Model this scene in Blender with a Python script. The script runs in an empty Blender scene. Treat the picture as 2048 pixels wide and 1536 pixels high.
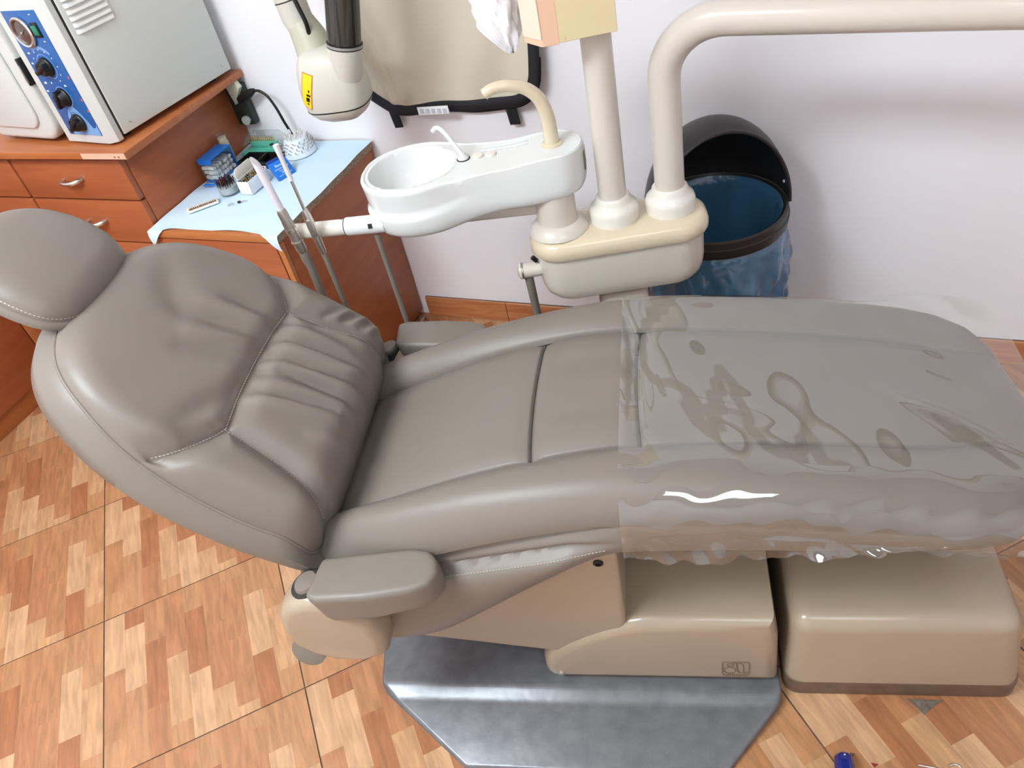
import bpy, bmesh, math, random
from mathutils import Vector, Matrix

random.seed(7)
SC = bpy.context.scene
COL = SC.collection
PI = math.pi

# ------------------------------------------------------------------ camera
cam_d = bpy.data.cameras.new('camera')
cam = bpy.data.objects.new('camera', cam_d)
COL.objects.link(cam)
cam_d.sensor_width = 36.0
cam_d.lens = 27.825
cam_d.clip_start = 0.02
_r = Vector((0.92178473, 0.34410387, -0.17862091))
_u = Vector((-0.10782429, 0.67007152, 0.73442363))
_f = Vector((-0.37240680, 0.65772082, -0.65476446))
cam.matrix_world = Matrix(((_r.x, _u.x, -_f.x, 0.0), (_r.y, _u.y, -_f.y, 0.0),
                           (_r.z, _u.z, -_f.z, 1.63), (0, 0, 0, 1)))
SC.camera = cam

# ------------------------------------------------------------------ world and exposure
wd = bpy.data.worlds.new('world')
SC.world = wd
wd.use_nodes = True
wd.node_tree.nodes['Background'].inputs[0].default_value = (0.80, 0.90, 1.0, 1)
wd.node_tree.nodes['Background'].inputs[1].default_value = 0.15
SC.view_settings.view_transform = 'Standard'
SC.view_settings.look = 'None'
SC.view_settings.gamma = 1.0
SC.view_settings.use_curve_mapping = False
SC.view_settings.exposure = 0.02

# ceiling lamps: x, y, half length, half width, emission strength
LAMPS = [(-1.55, -0.42, 0.60, 0.30, 39.0), (0.60, -0.60, 0.60, 0.30, 9.0), (-2.2, 0.6, 0.60, 0.30, 3.0)]
LAMP_TINT = (0.87, 0.955, 1.0)

# ------------------------------------------------------------------ materials
def lin(c):
    out = []
    for v in c[:3]:
        v = v / 255.0
        out.append(v / 12.92 if v <= 0.04045 else ((v + 0.055) / 1.055) ** 2.4)
    return (out[0], out[1], out[2], 1.0)

MATS = {}
def mat(name, col, rough=0.5, metal=0.0, bump=None, coat=0.0, trans=0.0, alpha=1.0, emit=None, spec=0.5,
        vary=None, ior=1.45, sheen=0.0):
    if name in MATS:
        return MATS[name]
    m = bpy.data.materials.new(name)
    m.use_nodes = True
    nt = m.node_tree
    b = nt.nodes['Principled BSDF']
    b.inputs['Base Color'].default_value = lin(col)
    b.inputs['Roughness'].default_value = rough
    b.inputs['Metallic'].default_value = metal
    b.inputs['Specular IOR Level'].default_value = spec
    b.inputs['Coat Weight'].default_value = coat
    b.inputs['Coat Roughness'].default_value = 0.08
    b.inputs['Transmission Weight'].default_value = trans
    b.inputs['Alpha'].default_value = alpha
    b.inputs['IOR'].default_value = ior
    b.inputs['Sheen Weight'].default_value = sheen
    if emit:
        b.inputs['Emission Color'].default_value = lin(emit[0])
        b.inputs['Emission Strength'].default_value = emit[1]
    tc = nt.nodes.new('ShaderNodeTexCoord')
    if vary:   # (scale, colour b, amount)
        n = nt.nodes.new('ShaderNodeTexNoise')
        n.inputs['Scale'].default_value = vary[0]
        n.inputs['Detail'].default_value = 4
        nt.links.new(tc.outputs['Object'], n.inputs['Vector'])
        mx = nt.nodes.new('ShaderNodeMix')
        mx.data_type = 'RGBA'
        rr = nt.nodes.new('ShaderNodeMapRange')
        rr.inputs['From Min'].default_value = 0.35
        rr.inputs['From Max'].default_value = 0.68
        rr.inputs['To Max'].default_value = vary[2]
        nt.links.new(n.outputs['Fac'], rr.inputs['Value'])
        nt.links.new(rr.outputs['Result'], mx.inputs['Factor'])
        mx.inputs['A'].default_value = lin(col)
        mx.inputs['B'].default_value = lin(vary[1])
        nt.links.new(mx.outputs['Result'], b.inputs['Base Color'])
    if bump:   # (scale, strength, distance)
        n = nt.nodes.new('ShaderNodeTexNoise')
        n.inputs['Scale'].default_value = bump[0]
        n.inputs['Detail'].default_value = 3
        nt.links.new(tc.outputs['Object'], n.inputs['Vector'])
        bp = nt.nodes.new('ShaderNodeBump')
        bp.inputs['Strength'].default_value = bump[1]
        bp.inputs['Distance'].default_value = bump[2]
        nt.links.new(n.outputs['Fac'], bp.inputs['Height'])
        nt.links.new(bp.outputs['Normal'], b.inputs['Normal'])
    MATS[name] = m
    return m

def film(name, tint, rough=0.03, haze=0.0, hazecol=(220, 225, 230), bump=None, f0=0.09, contact=None):
    """thin clear sheet: transparent body, a mirror gloss that grows at grazing angles, a little milky haze.
    contact = reflectance where the sheet lies in optical contact with what is under it (mesh attribute)"""
    if name in MATS:
        return MATS[name]
    m = bpy.data.materials.new(name)
    m.use_nodes = True
    nt = m.node_tree
    nt.nodes.clear()
    L = nt.links.new
    out = nt.nodes.new('ShaderNodeOutputMaterial')
    tr = nt.nodes.new('ShaderNodeBsdfTransparent')
    tr.inputs[0].default_value = lin(tint)
    gl = nt.nodes.new('ShaderNodeBsdfGlossy')
    gl.inputs['Roughness'].default_value = rough
    df = nt.nodes.new('ShaderNodeBsdfDiffuse')
    df.inputs[0].default_value = lin(hazecol)
    lw = nt.nodes.new('ShaderNodeLayerWeight')
    pw = nt.nodes.new('ShaderNodeMath'); pw.operation = 'POWER'; pw.inputs[1].default_value = 4.0
    L(lw.outputs['Facing'], pw.inputs[0])
    ma = nt.nodes.new('ShaderNodeMath'); ma.operation = 'MULTIPLY_ADD'
    L(pw.outputs[0], ma.inputs[0])
    ma.inputs[1].default_value = 1 - f0
    ma.inputs[2].default_value = f0
    a = nt.nodes.new('ShaderNodeMixShader')
    a.inputs[0].default_value = haze
    L(tr.outputs[0], a.inputs[1])
    L(df.outputs[0], a.inputs[2])
    b = nt.nodes.new('ShaderNodeMixShader')
    fac = ma.outputs[0]
    if contact is not None:
        at = nt.nodes.new('ShaderNodeAttribute')
        at.attribute_name = 'contact'
        mr = nt.nodes.new('ShaderNodeMapRange')
        mr.inputs['To Min'].default_value = 1.0
        mr.inputs['To Max'].default_value = contact
        L(at.outputs['Fac'], mr.inputs['Value'])
        mu = nt.nodes.new('ShaderNodeMath'); mu.operation = 'MULTIPLY'
        L(fac, mu.inputs[0]); L(mr.outputs['Result'], mu.inputs[1])
        fac = mu.outputs[0]
        m2 = nt.nodes.new('ShaderNodeMath'); m2.operation = 'MULTIPLY'
        m2.inputs[0].default_value = haze
        L(mr.outputs['Result'], m2.inputs[1])
        L(m2.outputs[0], a.inputs[0])
    L(fac, b.inputs[0])
    L(a.outputs[0], b.inputs[1])
    L(gl.outputs[0], b.inputs[2])
    L(b.outputs[0], out.inputs[0])
    if bump:
        tc = nt.nodes.new('ShaderNodeTexCoord')
        n = nt.nodes.new('ShaderNodeTexNoise')
        n.inputs['Scale'].default_value = bump[0]
        n.inputs['Detail'].default_value = 2
        L(tc.outputs['Object'], n.inputs['Vector'])
        bp = nt.nodes.new('ShaderNodeBump')
        bp.inputs['Strength'].default_value = bump[1]
        bp.inputs['Distance'].default_value = bump[2]
        L(n.outputs['Fac'], bp.inputs['Height'])
        L(bp.outputs['Normal'], gl.inputs['Normal'])
    MATS[name] = m
    return m

def wood(name, c1, c2, rough=0.35, scale=(2, 30, 2), fac=1.0):
    if name in MATS:
        return MATS[name]
    m = bpy.data.materials.new(name)
    m.use_nodes = True
    nt = m.node_tree
    b = nt.nodes['Principled BSDF']
    b.inputs['Roughness'].default_value = rough
    tc = nt.nodes.new('ShaderNodeTexCoord')
    mp = nt.nodes.new('ShaderNodeMapping')
    mp.inputs['Scale'].default_value = scale
    n = nt.nodes.new('ShaderNodeTexNoise')
    n.inputs['Scale'].default_value = 2.2
    n.inputs['Detail'].default_value = 6
    n.inputs['Distortion'].default_value = 0.6
    nt.links.new(tc.outputs['Object'], mp.inputs[0])
    nt.links.new(mp.outputs[0], n.inputs['Vector'])
    cr = nt.nodes.new('ShaderNodeValToRGB')
    cr.color_ramp.elements[0].position = 0.35
    cr.color_ramp.elements[1].position = 0.7
    cr.color_ramp.elements[0].color = lin(c1)
    cr.color_ramp.elements[1].color = lin(c2)
    nt.links.new(n.outputs['Fac'], cr.inputs[0])
    nt.links.new(cr.outputs[0], b.inputs['Base Color'])
    MATS[name] = m
    return m

def tile_material():
    """printed wood-block pattern, the same print on every tile"""
    m = bpy.data.materials.new('parquet_print_tile')
    m.use_nodes = True
    nt = m.node_tree
    b = nt.nodes['Principled BSDF']
    L = nt.links.new
    def math_n(op, a, c=None):
        n = nt.nodes.new('ShaderNodeMath')
        n.operation = op
        for i, v in enumerate((a, c)):
            if v is None:
                continue
            if isinstance(v, (int, float)):
                n.inputs[i].default_value = v
            else:
                L(v, n.inputs[i])
        return n.outputs[0]
    tc = nt.nodes.new('ShaderNodeTexCoord')
    sp = nt.nodes.new('ShaderNodeSeparateXYZ')
    L(tc.outputs['Object'], sp.inputs[0])
    x, y = sp.outputs[0], sp.outputs[1]
    w, ln = 0.0514, 0.19
    col = math_n('FLOOR', math_n('DIVIDE', math_n('ADD', x, 0.2315), w))
    off = math_n('MULTIPLY', math_n('FRACT', math_n('MULTIPLY', col, 0.383)), ln)
    yy = math_n('DIVIDE', math_n('ADD', math_n('ADD', y, 0.9), off), ln)
    row = math_n('FLOOR', yy)
    cmb = nt.nodes.new('ShaderNodeCombineXYZ')
    L(col, cmb.inputs[0]); L(row, cmb.inputs[1])
    wn = nt.nodes.new('ShaderNodeTexWhiteNoise')
    wn.noise_dimensions = '2D'
    L(cmb.outputs[0], wn.inputs['Vector'])
    cr = nt.nodes.new('ShaderNodeValToRGB')
    cr.color_ramp.interpolation = 'CONSTANT'
    tones = [(0.0, (200, 158, 120)), (0.16, (174, 121, 84)), (0.34, (183, 134, 94)), (0.52, (166, 111, 75)),
             (0.64, (194, 150, 110)), (0.82, (178, 127, 88))]
    els = cr.color_ramp.elements
    els[0].position, els[0].color = tones[0][0], lin(tones[0][1])
    els[1].position, els[1].color = tones[1][0], lin(tones[1][1])
    for p, c in tones[2:]:
        e = els.new(p); e.color = lin(c)
    L(wn.outputs['Value'], cr.inputs[0])
    # grain along the block
    mp = nt.nodes.new('ShaderNodeCombineXYZ')
    L(math_n('MULTIPLY', x, 70.0), mp.inputs[0])
    L(math_n('MULTIPLY', y, 9.0), mp.inputs[1])
    L(math_n('MULTIPLY', wn.outputs['Value'], 17.0), mp.inputs[2])
    n = nt.nodes.new('ShaderNodeTexNoise')
    n.inputs['Scale'].default_value = 1.0
    n.inputs['Detail'].default_value = 5
    n.inputs['Distortion'].default_value = 0.8
    L(mp.outputs[0], n.inputs['Vector'])
    rr = nt.nodes.new('ShaderNodeMapRange')
    rr.inputs['From Min'].default_value = 0.3
    rr.inputs['From Max'].default_value = 0.7
    rr.inputs['To Min'].default_value = 0.76
    rr.inputs['To Max'].default_value = 1.12
    L(n.outputs['Fac'], rr.inputs['Value'])
    n2 = nt.nodes.new('ShaderNodeTexNoise')
    n2.inputs['Scale'].default_value = 14.0
    n2.inputs['Detail'].default_value = 2
    L(tc.outputs['Object'], n2.inputs['Vector'])
    rr2 = nt.nodes.new('ShaderNodeMapRange')
    rr2.inputs['From Min'].default_value = 0.3
    rr2.inputs['From Max'].default_value = 0.7
    rr2.inputs['To Min'].default_value = 0.93
    rr2.inputs['To Max'].default_value = 1.05
    L(n2.outputs['Fac'], rr2.inputs['Value'])
    tot = math_n('MULTIPLY', rr.outputs['Result'], rr2.outputs['Result'])
    mx = nt.nodes.new('ShaderNodeVectorMath')
    mx.operation = 'SCALE'
    L(cr.outputs[0], mx.inputs[0])
    L(tot, mx.inputs['Scale'])
    L(mx.outputs[0], b.inputs['Base Color'])
    b.inputs['Roughness'].default_value = 0.32
    return m

M_LEATHER = mat('taupe_leatherette', (122, 114, 105), 0.42, bump=(900, 0.12, 0.0006), vary=(3.0, (129, 120, 112), 0.6))
M_STITCH = mat('stitch_thread', (190, 184, 172), 0.8)
M_CREAM = mat('cream_plastic', (168, 152, 131), 0.30, coat=0.25)
M_BEIGE = mat('beige_painted_metal', (211, 203, 191), 0.28, coat=0.3)
M_TANLID = mat('yellowed_plastic', (214, 200, 172), 0.22, coat=0.4)
M_WHITE = mat('white_porcelain_plastic', (222, 224, 222), 0.16, coat=0.4)
M_OFFWH = mat('off_white_plastic', (226, 221, 210), 0.3, coat=0.2)
M_BROWN = mat('brown_plinth_plastic', (112, 92, 76), 0.45, vary=(40, (90, 74, 62), 0.6))
M_CAST = mat('grey_cast_metal', (120, 122, 125), 0.30, metal=0.3, bump=(38, 0.25, 0.002), vary=(34, (98, 101, 106), 0.7))
M_BLACK = mat('black_plastic', (22, 21, 22), 0.4)
M_DKBROWN = mat('bin_dark_plastic', (42, 38, 38), 0.38)
M_CHROME = mat('brushed_metal', (214, 212, 208), 0.25, metal=0.95)
M_STEEL = mat('dull_steel', (186, 180, 174), 0.32, metal=0.85)
M_HOSE = mat('grey_hose_rubber', (122, 116, 106), 0.55)
M_WALL = mat('lilac_white_paint', (243, 241, 245), 0.75, bump=(90, 0.06, 0.002))
M_CEIL = mat('white_ceiling_paint', (240, 240, 238), 0.9)
M_WOOD = wood('orange_laminate', (156, 85, 49), (170, 97, 58), 0.40, (1.2, 1.2, 14))
M_WOODE = wood('brown_edge_laminate', (176, 108, 62), (186, 120, 72), 0.35, (3, 3, 20))
M_WOODT = wood('counter_laminate', (170, 98, 54), (182, 110, 64), 0.32, (2, 20, 2))
M_CHIP = mat('chipboard_edge', (186, 164, 140), 0.9, vary=(160, (128, 108, 92), 1.0))
M_GROUT = mat('tile_grout', (112, 92, 76), 0.9, vary=(30, (80, 68, 60), 0.8))
M_SHEET = mat('pale_blue_paper', (205, 228, 244), 0.8, bump=(60, 0.15, 0.002))
M_APRON = mat('khaki_vinyl', (212, 203, 184), 0.55, bump=(14, 0.25, 0.01))
M_BIND = mat('black_webbing', (24, 24, 30), 0.7)
M_BAG = film('blue_liner_film', (92, 160, 210), 0.20, 0.42, (96, 160, 205), (30, 0.6, 0.01), 0.10)
M_CLEAR = film('clear_polystyrene', (248, 250, 250), 0.05, 0.02, (225, 230, 232), None, 0.06)
M_SMOKE = film('smoky_acrylic', (130, 124, 114), 0.08, 0.30, (88, 82, 74), None, 0.07)
M_VINYL = film('clear_vinyl', (252, 252, 250), 0.03, 0.05, (215, 218, 216), (7, 0.10, 0.01), 0.17, 0.25)
M_AUTO = mat('grey_green_enamel', (212, 215, 208), 0.38, coat=0.15)
M_AUTOF = mat('white_enamel', (204, 206, 202), 0.30, coat=0.2)
M_BLUEP = mat('control_panel_blue', (38, 92, 158), 0.35)
M_BLUEL = mat('control_panel_pale_blue', (120, 162, 214), 0.4)
M_BLUEPL = mat('royal_blue_plastic', (26, 118, 214), 0.35)
M_NAVY = mat('navy_plastic', (24, 40, 120), 0.2, coat=0.5)
M_GREEN = mat('green_rocker', (20, 120, 92), 0.3)
M_TEAL = mat('teal_plastic', (92, 190, 165), 0.4)
M_YELLOW = mat('warning_yellow', (246, 214, 30), 0.5)
M_ORANGE = mat('orange_print', (214, 96, 50), 0.5)
M_PRINT = mat('white_print', (225, 235, 245), 0.6)
M_PAPER = mat('white_tissue', (244, 245, 248), 0.9, bump=(30, 0.4, 0.01))
M_COTTON = mat('cotton', (240, 240, 238), 1.0)
M_PEACH = mat('peach_card', (232, 190, 160), 0.7)
M_PEACHL = mat('pale_peach_card', (240, 214, 192), 0.7)
M_YELCARD = mat('cream_yellow_card', (222, 206, 164), 0.6)
M_GAUGE = mat('gauge_brown_face', (74, 58, 50), 0.2, coat=0.6)
M_DARKGR = mat('dark_green_grey_plastic', (44, 52, 46), 0.5)
M_GOLD = mat('gold_bur', (200, 172, 70), 0.4, metal=0.6)
M_RED = mat('red_plastic', (150, 36, 40), 0.4)
M_BRONZE = mat('bronze_bur', (140, 104, 70), 0.4, metal=0.5)
M_LINE = mat('engraved_line', (118, 98, 78), 0.6)
M_SEAMDK = mat('panel_gap', (50, 46, 42), 0.8)
M_SUCT = mat('milky_tube', (226, 222, 230), 0.3)

# ------------------------------------------------------------------ mesh helpers
def link(name, me, m, parent=None, loc=None, rot=None, smooth=35.0):
    if m is not None:
        me.materials.append(m)
    if smooth:
        me.shade_smooth()
        me.set_sharp_from_angle(angle=math.radians(smooth))
    me.name = name
    o = bpy.data.objects.new(name, me)
    COL.objects.link(o)
    if parent:
        o.parent = parent
    if loc is not None:
        o.location = loc
    if rot is not None:
        o.rotation_euler = rot
    return o

def fin(bm, name, m, parent=None, loc=None, rot=None, smooth=35.0):
    bmesh.ops.recalc_face_normals(bm, faces=bm.faces)
    me = bpy.data.meshes.new(name)
    bm.to_mesh(me)
    bm.free()
    return link(name, me, m, parent, loc, rot, smooth)

def raw(verts, faces, name, m, parent=None, loc=None, rot=None, smooth=35.0, recalc=False):
    me = bpy.data.meshes.new(name)
    me.from_pydata([tuple(v) for v in verts], [], faces)
    me.update()
    if recalc:
        bm = bmesh.new(); bm.from_mesh(me)
        bmesh.ops.recalc_face_normals(bm, faces=bm.faces)
        bm.to_mesh(me); bm.free()
    return link(name, me, m, parent, loc, rot, smooth)

def empty(name, loc=(0, 0, 0), rz=0.0, label=None, cat=None, group=None):
    o = bpy.data.objects.new(name, None)
    COL.objects.link(o)
    o.empty_display_size = 0.05
    o.location = loc
    o.rotation_euler = (0, 0, rz)
    tag(o, label, cat, group)
    return o

def tag(o, label=None, cat=None, group=None, kind=None):
    if label: o['label'] = label
    if cat: o['category'] = cat
    if group: o['group'] = group
    if kind: o['kind'] = kind
    return o

def box(bm, x0, x1, y0, y1, z0, z1):
    r = bmesh.ops.create_cube(bm, size=1.0)
    for v in r['verts']:
        v.co = Vector((x0 + (v.co.x + 0.5) * (x1 - x0), y0 + (v.co.y + 0.5) * (y1 - y0), z0 + (v.co.z + 0.5) * (z1 - z0)))
    return r['verts']

def bbox(name, x0, x1, y0, y1, z0, z1, m, parent=None, bev=0.003, seg=2, loc=None, rot=None):
    bm = bmesh.new()
    box(bm, x0, x1, y0, y1, z0, z1)
    if bev:
        bmesh.ops.bevel(bm, geom=bm.edges[:], offset=bev, segments=seg, affect='EDGES', profile=0.5, clamp_overlap=True)
    return fin(bm, name, m, parent, loc, rot)

def prism(name, poly, lo, hi, m, parent=None, axis='z', bev=0.0, seg=3, loc=None, rot=None, bev_all=False):
    """extrude a 2-D polygon; axis z: (x,y); axis y: poly is (x,z), extruded along y; axis x: poly is (y,z)"""
    bm = bmesh.new()
    def P(a, b, c):
        if axis == 'z': return (a, b, c)
        if axis == 'y': return (a, c, b)
        return (c, a, b)
    v0 = [bm.verts.new(P(a, b, lo)) for a, b in poly]
    v1 = [bm.verts.new(P(a, b, hi)) for a, b in poly]
    bm.faces.new(v0); bm.faces.new(v1)
    n = len(poly)
    for i in range(n):
        bm.faces.new((v0[i], v0[(i + 1) % n], v1[(i + 1) % n], v1[i]))
    bmesh.ops.recalc_face_normals(bm, faces=bm.faces)
    if bev:
        if bev_all:
            es = bm.edges[:]
        else:
            s0, s1 = set(v0), set(v1)
            es = [e for e in bm.edges if (e.verts[0] in s0) == (e.verts[1] in s0)]
        bmesh.ops.bevel(bm, geom=es, offset=bev, segments=seg, affect='EDGES', profile=0.5, clamp_overlap=True)
    return fin(bm, name, m, parent, loc, rot)

def rings_mesh(rings, cap0=True, cap1=True, closed=True):
    vs, fs = [], []
    n = len(rings[0])
    for r in rings:
        vs.extend(r)
    for i in range(len(rings) - 1):
        for j in range(n if closed else n - 1):
            a = i * n + j
            b = i * n + (j + 1) % n
            fs.append((a, b, b + n, a + n))
    if cap0: fs.append(tuple(range(n - 1, -1, -1)))
    if cap1: fs.append(tuple(range((len(rings) - 1) * n, len(rings) * n)))
    return vs, fs

def loft(name, rings, m, parent=None, cap0=True, cap1=True, closed=True, loc=None, rot=None, smooth=35.0):
    vs, fs = rings_mesh(rings, cap0, cap1, closed)
    return raw(vs, fs, name, m, parent, loc, rot, smooth, recalc=True)

def lathe_data(prof, n=32, c=(0, 0, 0)):
    rings = []
    for r, z in prof:
        rings.append([(c[0] + r * math.cos(2 * PI * k / n), c[1] + r * math.sin(2 * PI * k / n), c[2] + z) for k in range(n)])
    return rings

def lathe(name, prof, m, parent=None, n=32, c=(0, 0, 0), loc=None, rot=None, cap0=True, cap1=True):
    return loft(name, lathe_data(prof, n, c), m, parent, cap0, cap1, True, loc, rot)

def frames(pts):
    pts = [Vector(p) for p in pts]
    ts = []
    for i in range(len(pts)):
        a = pts[max(i - 1, 0)]
        b = pts[min(i + 1, len(pts) - 1)]
        ts.append((b - a).normalized())
    up = Vector((0, 0, 1)) if abs(ts[0].z) < 0.9 else Vector((1, 0, 0))
    nrm = (up - ts[0] * up.dot(ts[0])).normalized()
    out = []
    for i, t in enumerate(ts):
        nrm = (nrm - t * nrm.dot(t))
        nrm.normalize()
        out.append((pts[i], t, nrm, t.cross(nrm)))
    return out

def tube_rings(pts, rad, n=12, flat=1.0):
    out = []
    fr = frames(pts)
    for i, (p, t, a, b) in enumerate(fr):
        r = rad[i] if isinstance(rad, (list, tuple)) else rad
        out.append([tuple(p + a * (r * math.cos(2 * PI * k / n)) + b * (r * flat * math.sin(2 * PI * k / n))) for k in range(n)])
    return out

def tube(name, pts, rad, m, parent=None, n=12, flat=1.0, loc=None, rot=None):
    return loft(name, tube_rings(pts, rad, n, flat), m, parent, loc=loc, rot=rot, smooth=50)

def multi_tube(name, paths, rad, m, parent=None, n=6):
    vs, fs = [], []
    for pts in paths:
        v, f = rings_mesh(tube_rings(pts, rad, n))
        o = len(vs)
        vs.extend(v)
        fs.extend([tuple(k + o for k in q) for q in f])
    return raw(vs, fs, name, m, parent, smooth=50, recalc=True)

def catmull(pts, per=8, closed=False):
    pts = [Vector(p) for p in pts]
    n = len(pts)
    out = []
    segs = n if closed else n - 1
    for i in range(segs):
        if closed:
            p0, p1, p2, p3 = pts[(i - 1) % n], pts[i], pts[(i + 1) % n], pts[(i + 2) % n]
        else:
            p0, p1, p2, p3 = pts[max(i - 1, 0)], pts[i], pts[i + 1], pts[min(i + 2, n - 1)]
        for k in range(per):
            t = k / per
            out.append(0.5 * ((2 * p1) + (p2 - p0) * t + (2 * p0 - 5 * p1 + 4 * p2 - p3) * t * t + (3 * p1 - p0 - 3 * p2 + p3) * t ** 3))
    if not closed:
        out.append(pts[-1])
    return out

def interp(tab, x):
    if x <= tab[0][0]: return tab[0][1]
    for (a, b), (c, d) in zip(tab, tab[1:]):
        if x <= c:
            t = (x - a) / (c - a)
            return b + (d - b) * t
    return tab[-1][1]

def sinterp(tab, x):
    """smooth (monotone-ish cubic) table lookup"""
    n = len(tab)
    if x <= tab[0][0]: return tab[0][1]
    if x >= tab[-1][0]: return tab[-1][1]
    for i in range(n - 1):
        if x <= tab[i + 1][0]:
            break
    x1, y1 = tab[i]; x2, y2 = tab[i + 1]
    m1 = (y2 - tab[i - 1][1]) / (x2 - tab[i - 1][0]) if i > 0 else (y2 - y1) / (x2 - x1)
    m2 = (tab[i + 2][1] - y1) / (tab[i + 2][0] - x1) if i < n - 2 else (y2 - y1) / (x2 - x1)
    h = x2 - x1; t = (x - x1) / h
    return ((2 * t ** 3 - 3 * t ** 2 + 1) * y1 + (t ** 3 - 2 * t ** 2 + t) * h * m1 + (-2 * t ** 3 + 3 * t ** 2) * y2 + (t ** 3 - t ** 2) * h * m2)

def smooth01(t):
    t = max(0.0, min(1.0, t))
    return t * t * (3 - 2 * t)

def rrect(hx, hy, r, n=6, cx=0, cy=0):
    out = []
    for sx, sy, a0 in ((1, 1, 0), (-1, 1, PI / 2), (-1, -1, PI), (1, -1, 1.5 * PI)):
        for k in range(n + 1):
            a = a0 + k / n * PI / 2
            out.append((cx + sx * (hx - r) + r * math.cos(a), cy + sy * (hy - r) + r * math.sin(a)))
    return out

def text_obj(name, s, size, m, parent, loc, rot, ext=0.0002, align='CENTER'):
    cu = bpy.data.curves.new(name, 'FONT')
    cu.body = s
    cu.size = size
    cu.extrude = ext
    cu.align_x = align
    cu.align_y = 'CENTER'
    cu.resolution_u = 2
    o = bpy.data.objects.new(name, cu)
    COL.objects.link(o)
    dg = bpy.context.evaluated_depsgraph_get()
    me = bpy.data.meshes.new_from_object(o.evaluated_get(dg))
    bpy.data.objects.remove(o)
    return link(name, me, m, parent, loc, rot, smooth=0)

# ------------------------------------------------------------------ the room
WY = 1.951           # back wall plane
RX0, RX1, RY0, RZ = -3.16, 2.10, -1.75, 2.72

wb = tag(bbox('wall_back', RX0 - 0.1, RX1 + 0.1, WY, WY + 0.1, -0.05, RZ, M_WALL, bev=0), 'lilac white painted wall behind the dental chair', 'wall', kind='structure')
tag(bbox('wall_left', RX0 - 0.1, RX0, RY0, WY, -0.05, RZ, M_WALL, bev=0), 'white painted wall behind the left cabinet run', 'wall', kind='structure')
tag(bbox('wall_right', RX1, RX1 + 0.1, RY0, WY, -0.05, RZ, M_WALL, bev=0), 'white painted wall at the foot end of the chair', 'wall', kind='structure')
tag(bbox('wall_front', RX0 - 0.1, RX1 + 0.1, RY0 - 0.1, RY0, -0.05, RZ, M_WALL, bev=0), 'white painted wall behind the camera', 'wall', kind='structure')
tag(bbox('ceiling', RX0 - 0.1, RX1 + 0.1, RY0 - 0.1, WY + 0.1, RZ, RZ + 0.08, M_CEIL, bev=0), 'plain white ceiling', 'ceiling', kind='structure')
floor = tag(bbox('floor', RX0, RX1, RY0, WY, -0.05, -0.0022, M_GROUT, bev=0), 'wood print ceramic tile floor laid diagonally', 'floor', kind='structure')

# floor tiles, laid diagonally
TILE_M = tile_material()
TH = -0.7486297
DA = Vector((math.sin(TH), math.cos(TH)))
DB = Vector((math.cos(TH), -math.sin(TH)))
TB, TA = 0.4665, 0.4505      # pitch across the two grid directions
T0 = Vector((-1.69613, 0.58121))
TANG = math.atan2(DB.y, DB.x)
GAP = 0.0017

def clip_poly(poly, x0, x1, y0, y1):
    def cut(ps, f):
        out = []
        for i in range(len(ps)):
            a, b = ps[i], ps[(i + 1) % len(ps)]
            fa, fb = f(a), f(b)
            if fa >= 0: out.append(a)
            if (fa >= 0) != (fb >= 0):
                t = fa / (fa - fb)
                out.append((a[0] + (b[0] - a[0]) * t, a[1] + (b[1] - a[1]) * t))
        return out
    for f in (lambda p: p[0] - x0, lambda p: x1 - p[0], lambda p: p[1] - y0, lambda p: y1 - p[1]):
        poly = cut(poly, f)
        if len(poly) < 3: return []
    return poly

tile_mesh = None
full = [(-TB / 2 + GAP, -TA / 2 + GAP), (TB / 2 - GAP, -TA / 2 + GAP), (TB / 2 - GAP, TA / 2 - GAP), (-TB / 2 + GAP, TA / 2 - GAP)]
for i in range(-12, 14):
    for j in range(-12, 14):
        c = T0 + DB * ((i + 0.5) * TB) + DA * ((j + 0.5) * TA)
        wp = [(c.x + DB.x * a + DA.x * b, c.y + DB.y * a + DA.y * b) for a, b in full]
        cl = clip_poly(wp, RX0, RX1, RY0, WY)
        if len(cl) < 3:
            continue
        area = 0.5 * abs(sum(cl[k][0] * cl[(k + 1) % len(cl)][1] - cl[(k + 1) % len(cl)][0] * cl[k][1] for k in range(len(cl))))
        if area < 0.0015:
            continue
        if len(cl) == 4 and abs(area - (TB - 2 * GAP) * (TA - 2 * GAP)) < 1e-4:
            if tile_mesh is None:
                o = prism('floor_tile', full, -0.0020, 0.0, TILE_M, floor)
                tile_mesh = o.data
            else:
                o = bpy.data.objects.new('floor_tile', tile_mesh)
                COL.objects.link(o); o.parent = floor
        else:
            loc2 = []
            for (px_, py_) in cl:
                d = Vector((px_, py_)) - c
                loc2.append((d.dot(DB), d.dot(DA)))
            o = prism('floor_tile', loc2, -0.0020, 0.0, TILE_M, floor)
        o.location = (c.x, c.y, 0)
        o.rotation_euler = (0, 0, TANG)

# baseboard of tile strips along the back wall
bbm = wood('baseboard_print', (176, 108, 66), (202, 138, 92), 0.35, (3, 3, 26))
bb = tag(bbox('baseboard_back', -1.36, RX1, WY - 0.006, WY, 0.0, 0.078, M_GROUT, bev=0), 'low wood print tile baseboard under the white wall', 'baseboard', kind='structure')
x = -1.36
k = 0
while x < RX1 - 0.05:
    x2 = min(x + 0.31, RX1 - 0.002)
    bbox('baseboard_tile', x + 0.001, x2 - 0.001, WY - 0.012, WY - 0.006, 0.001, 0.079, bbm, bb, bev=0.001, seg=1)
    x = x2

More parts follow.
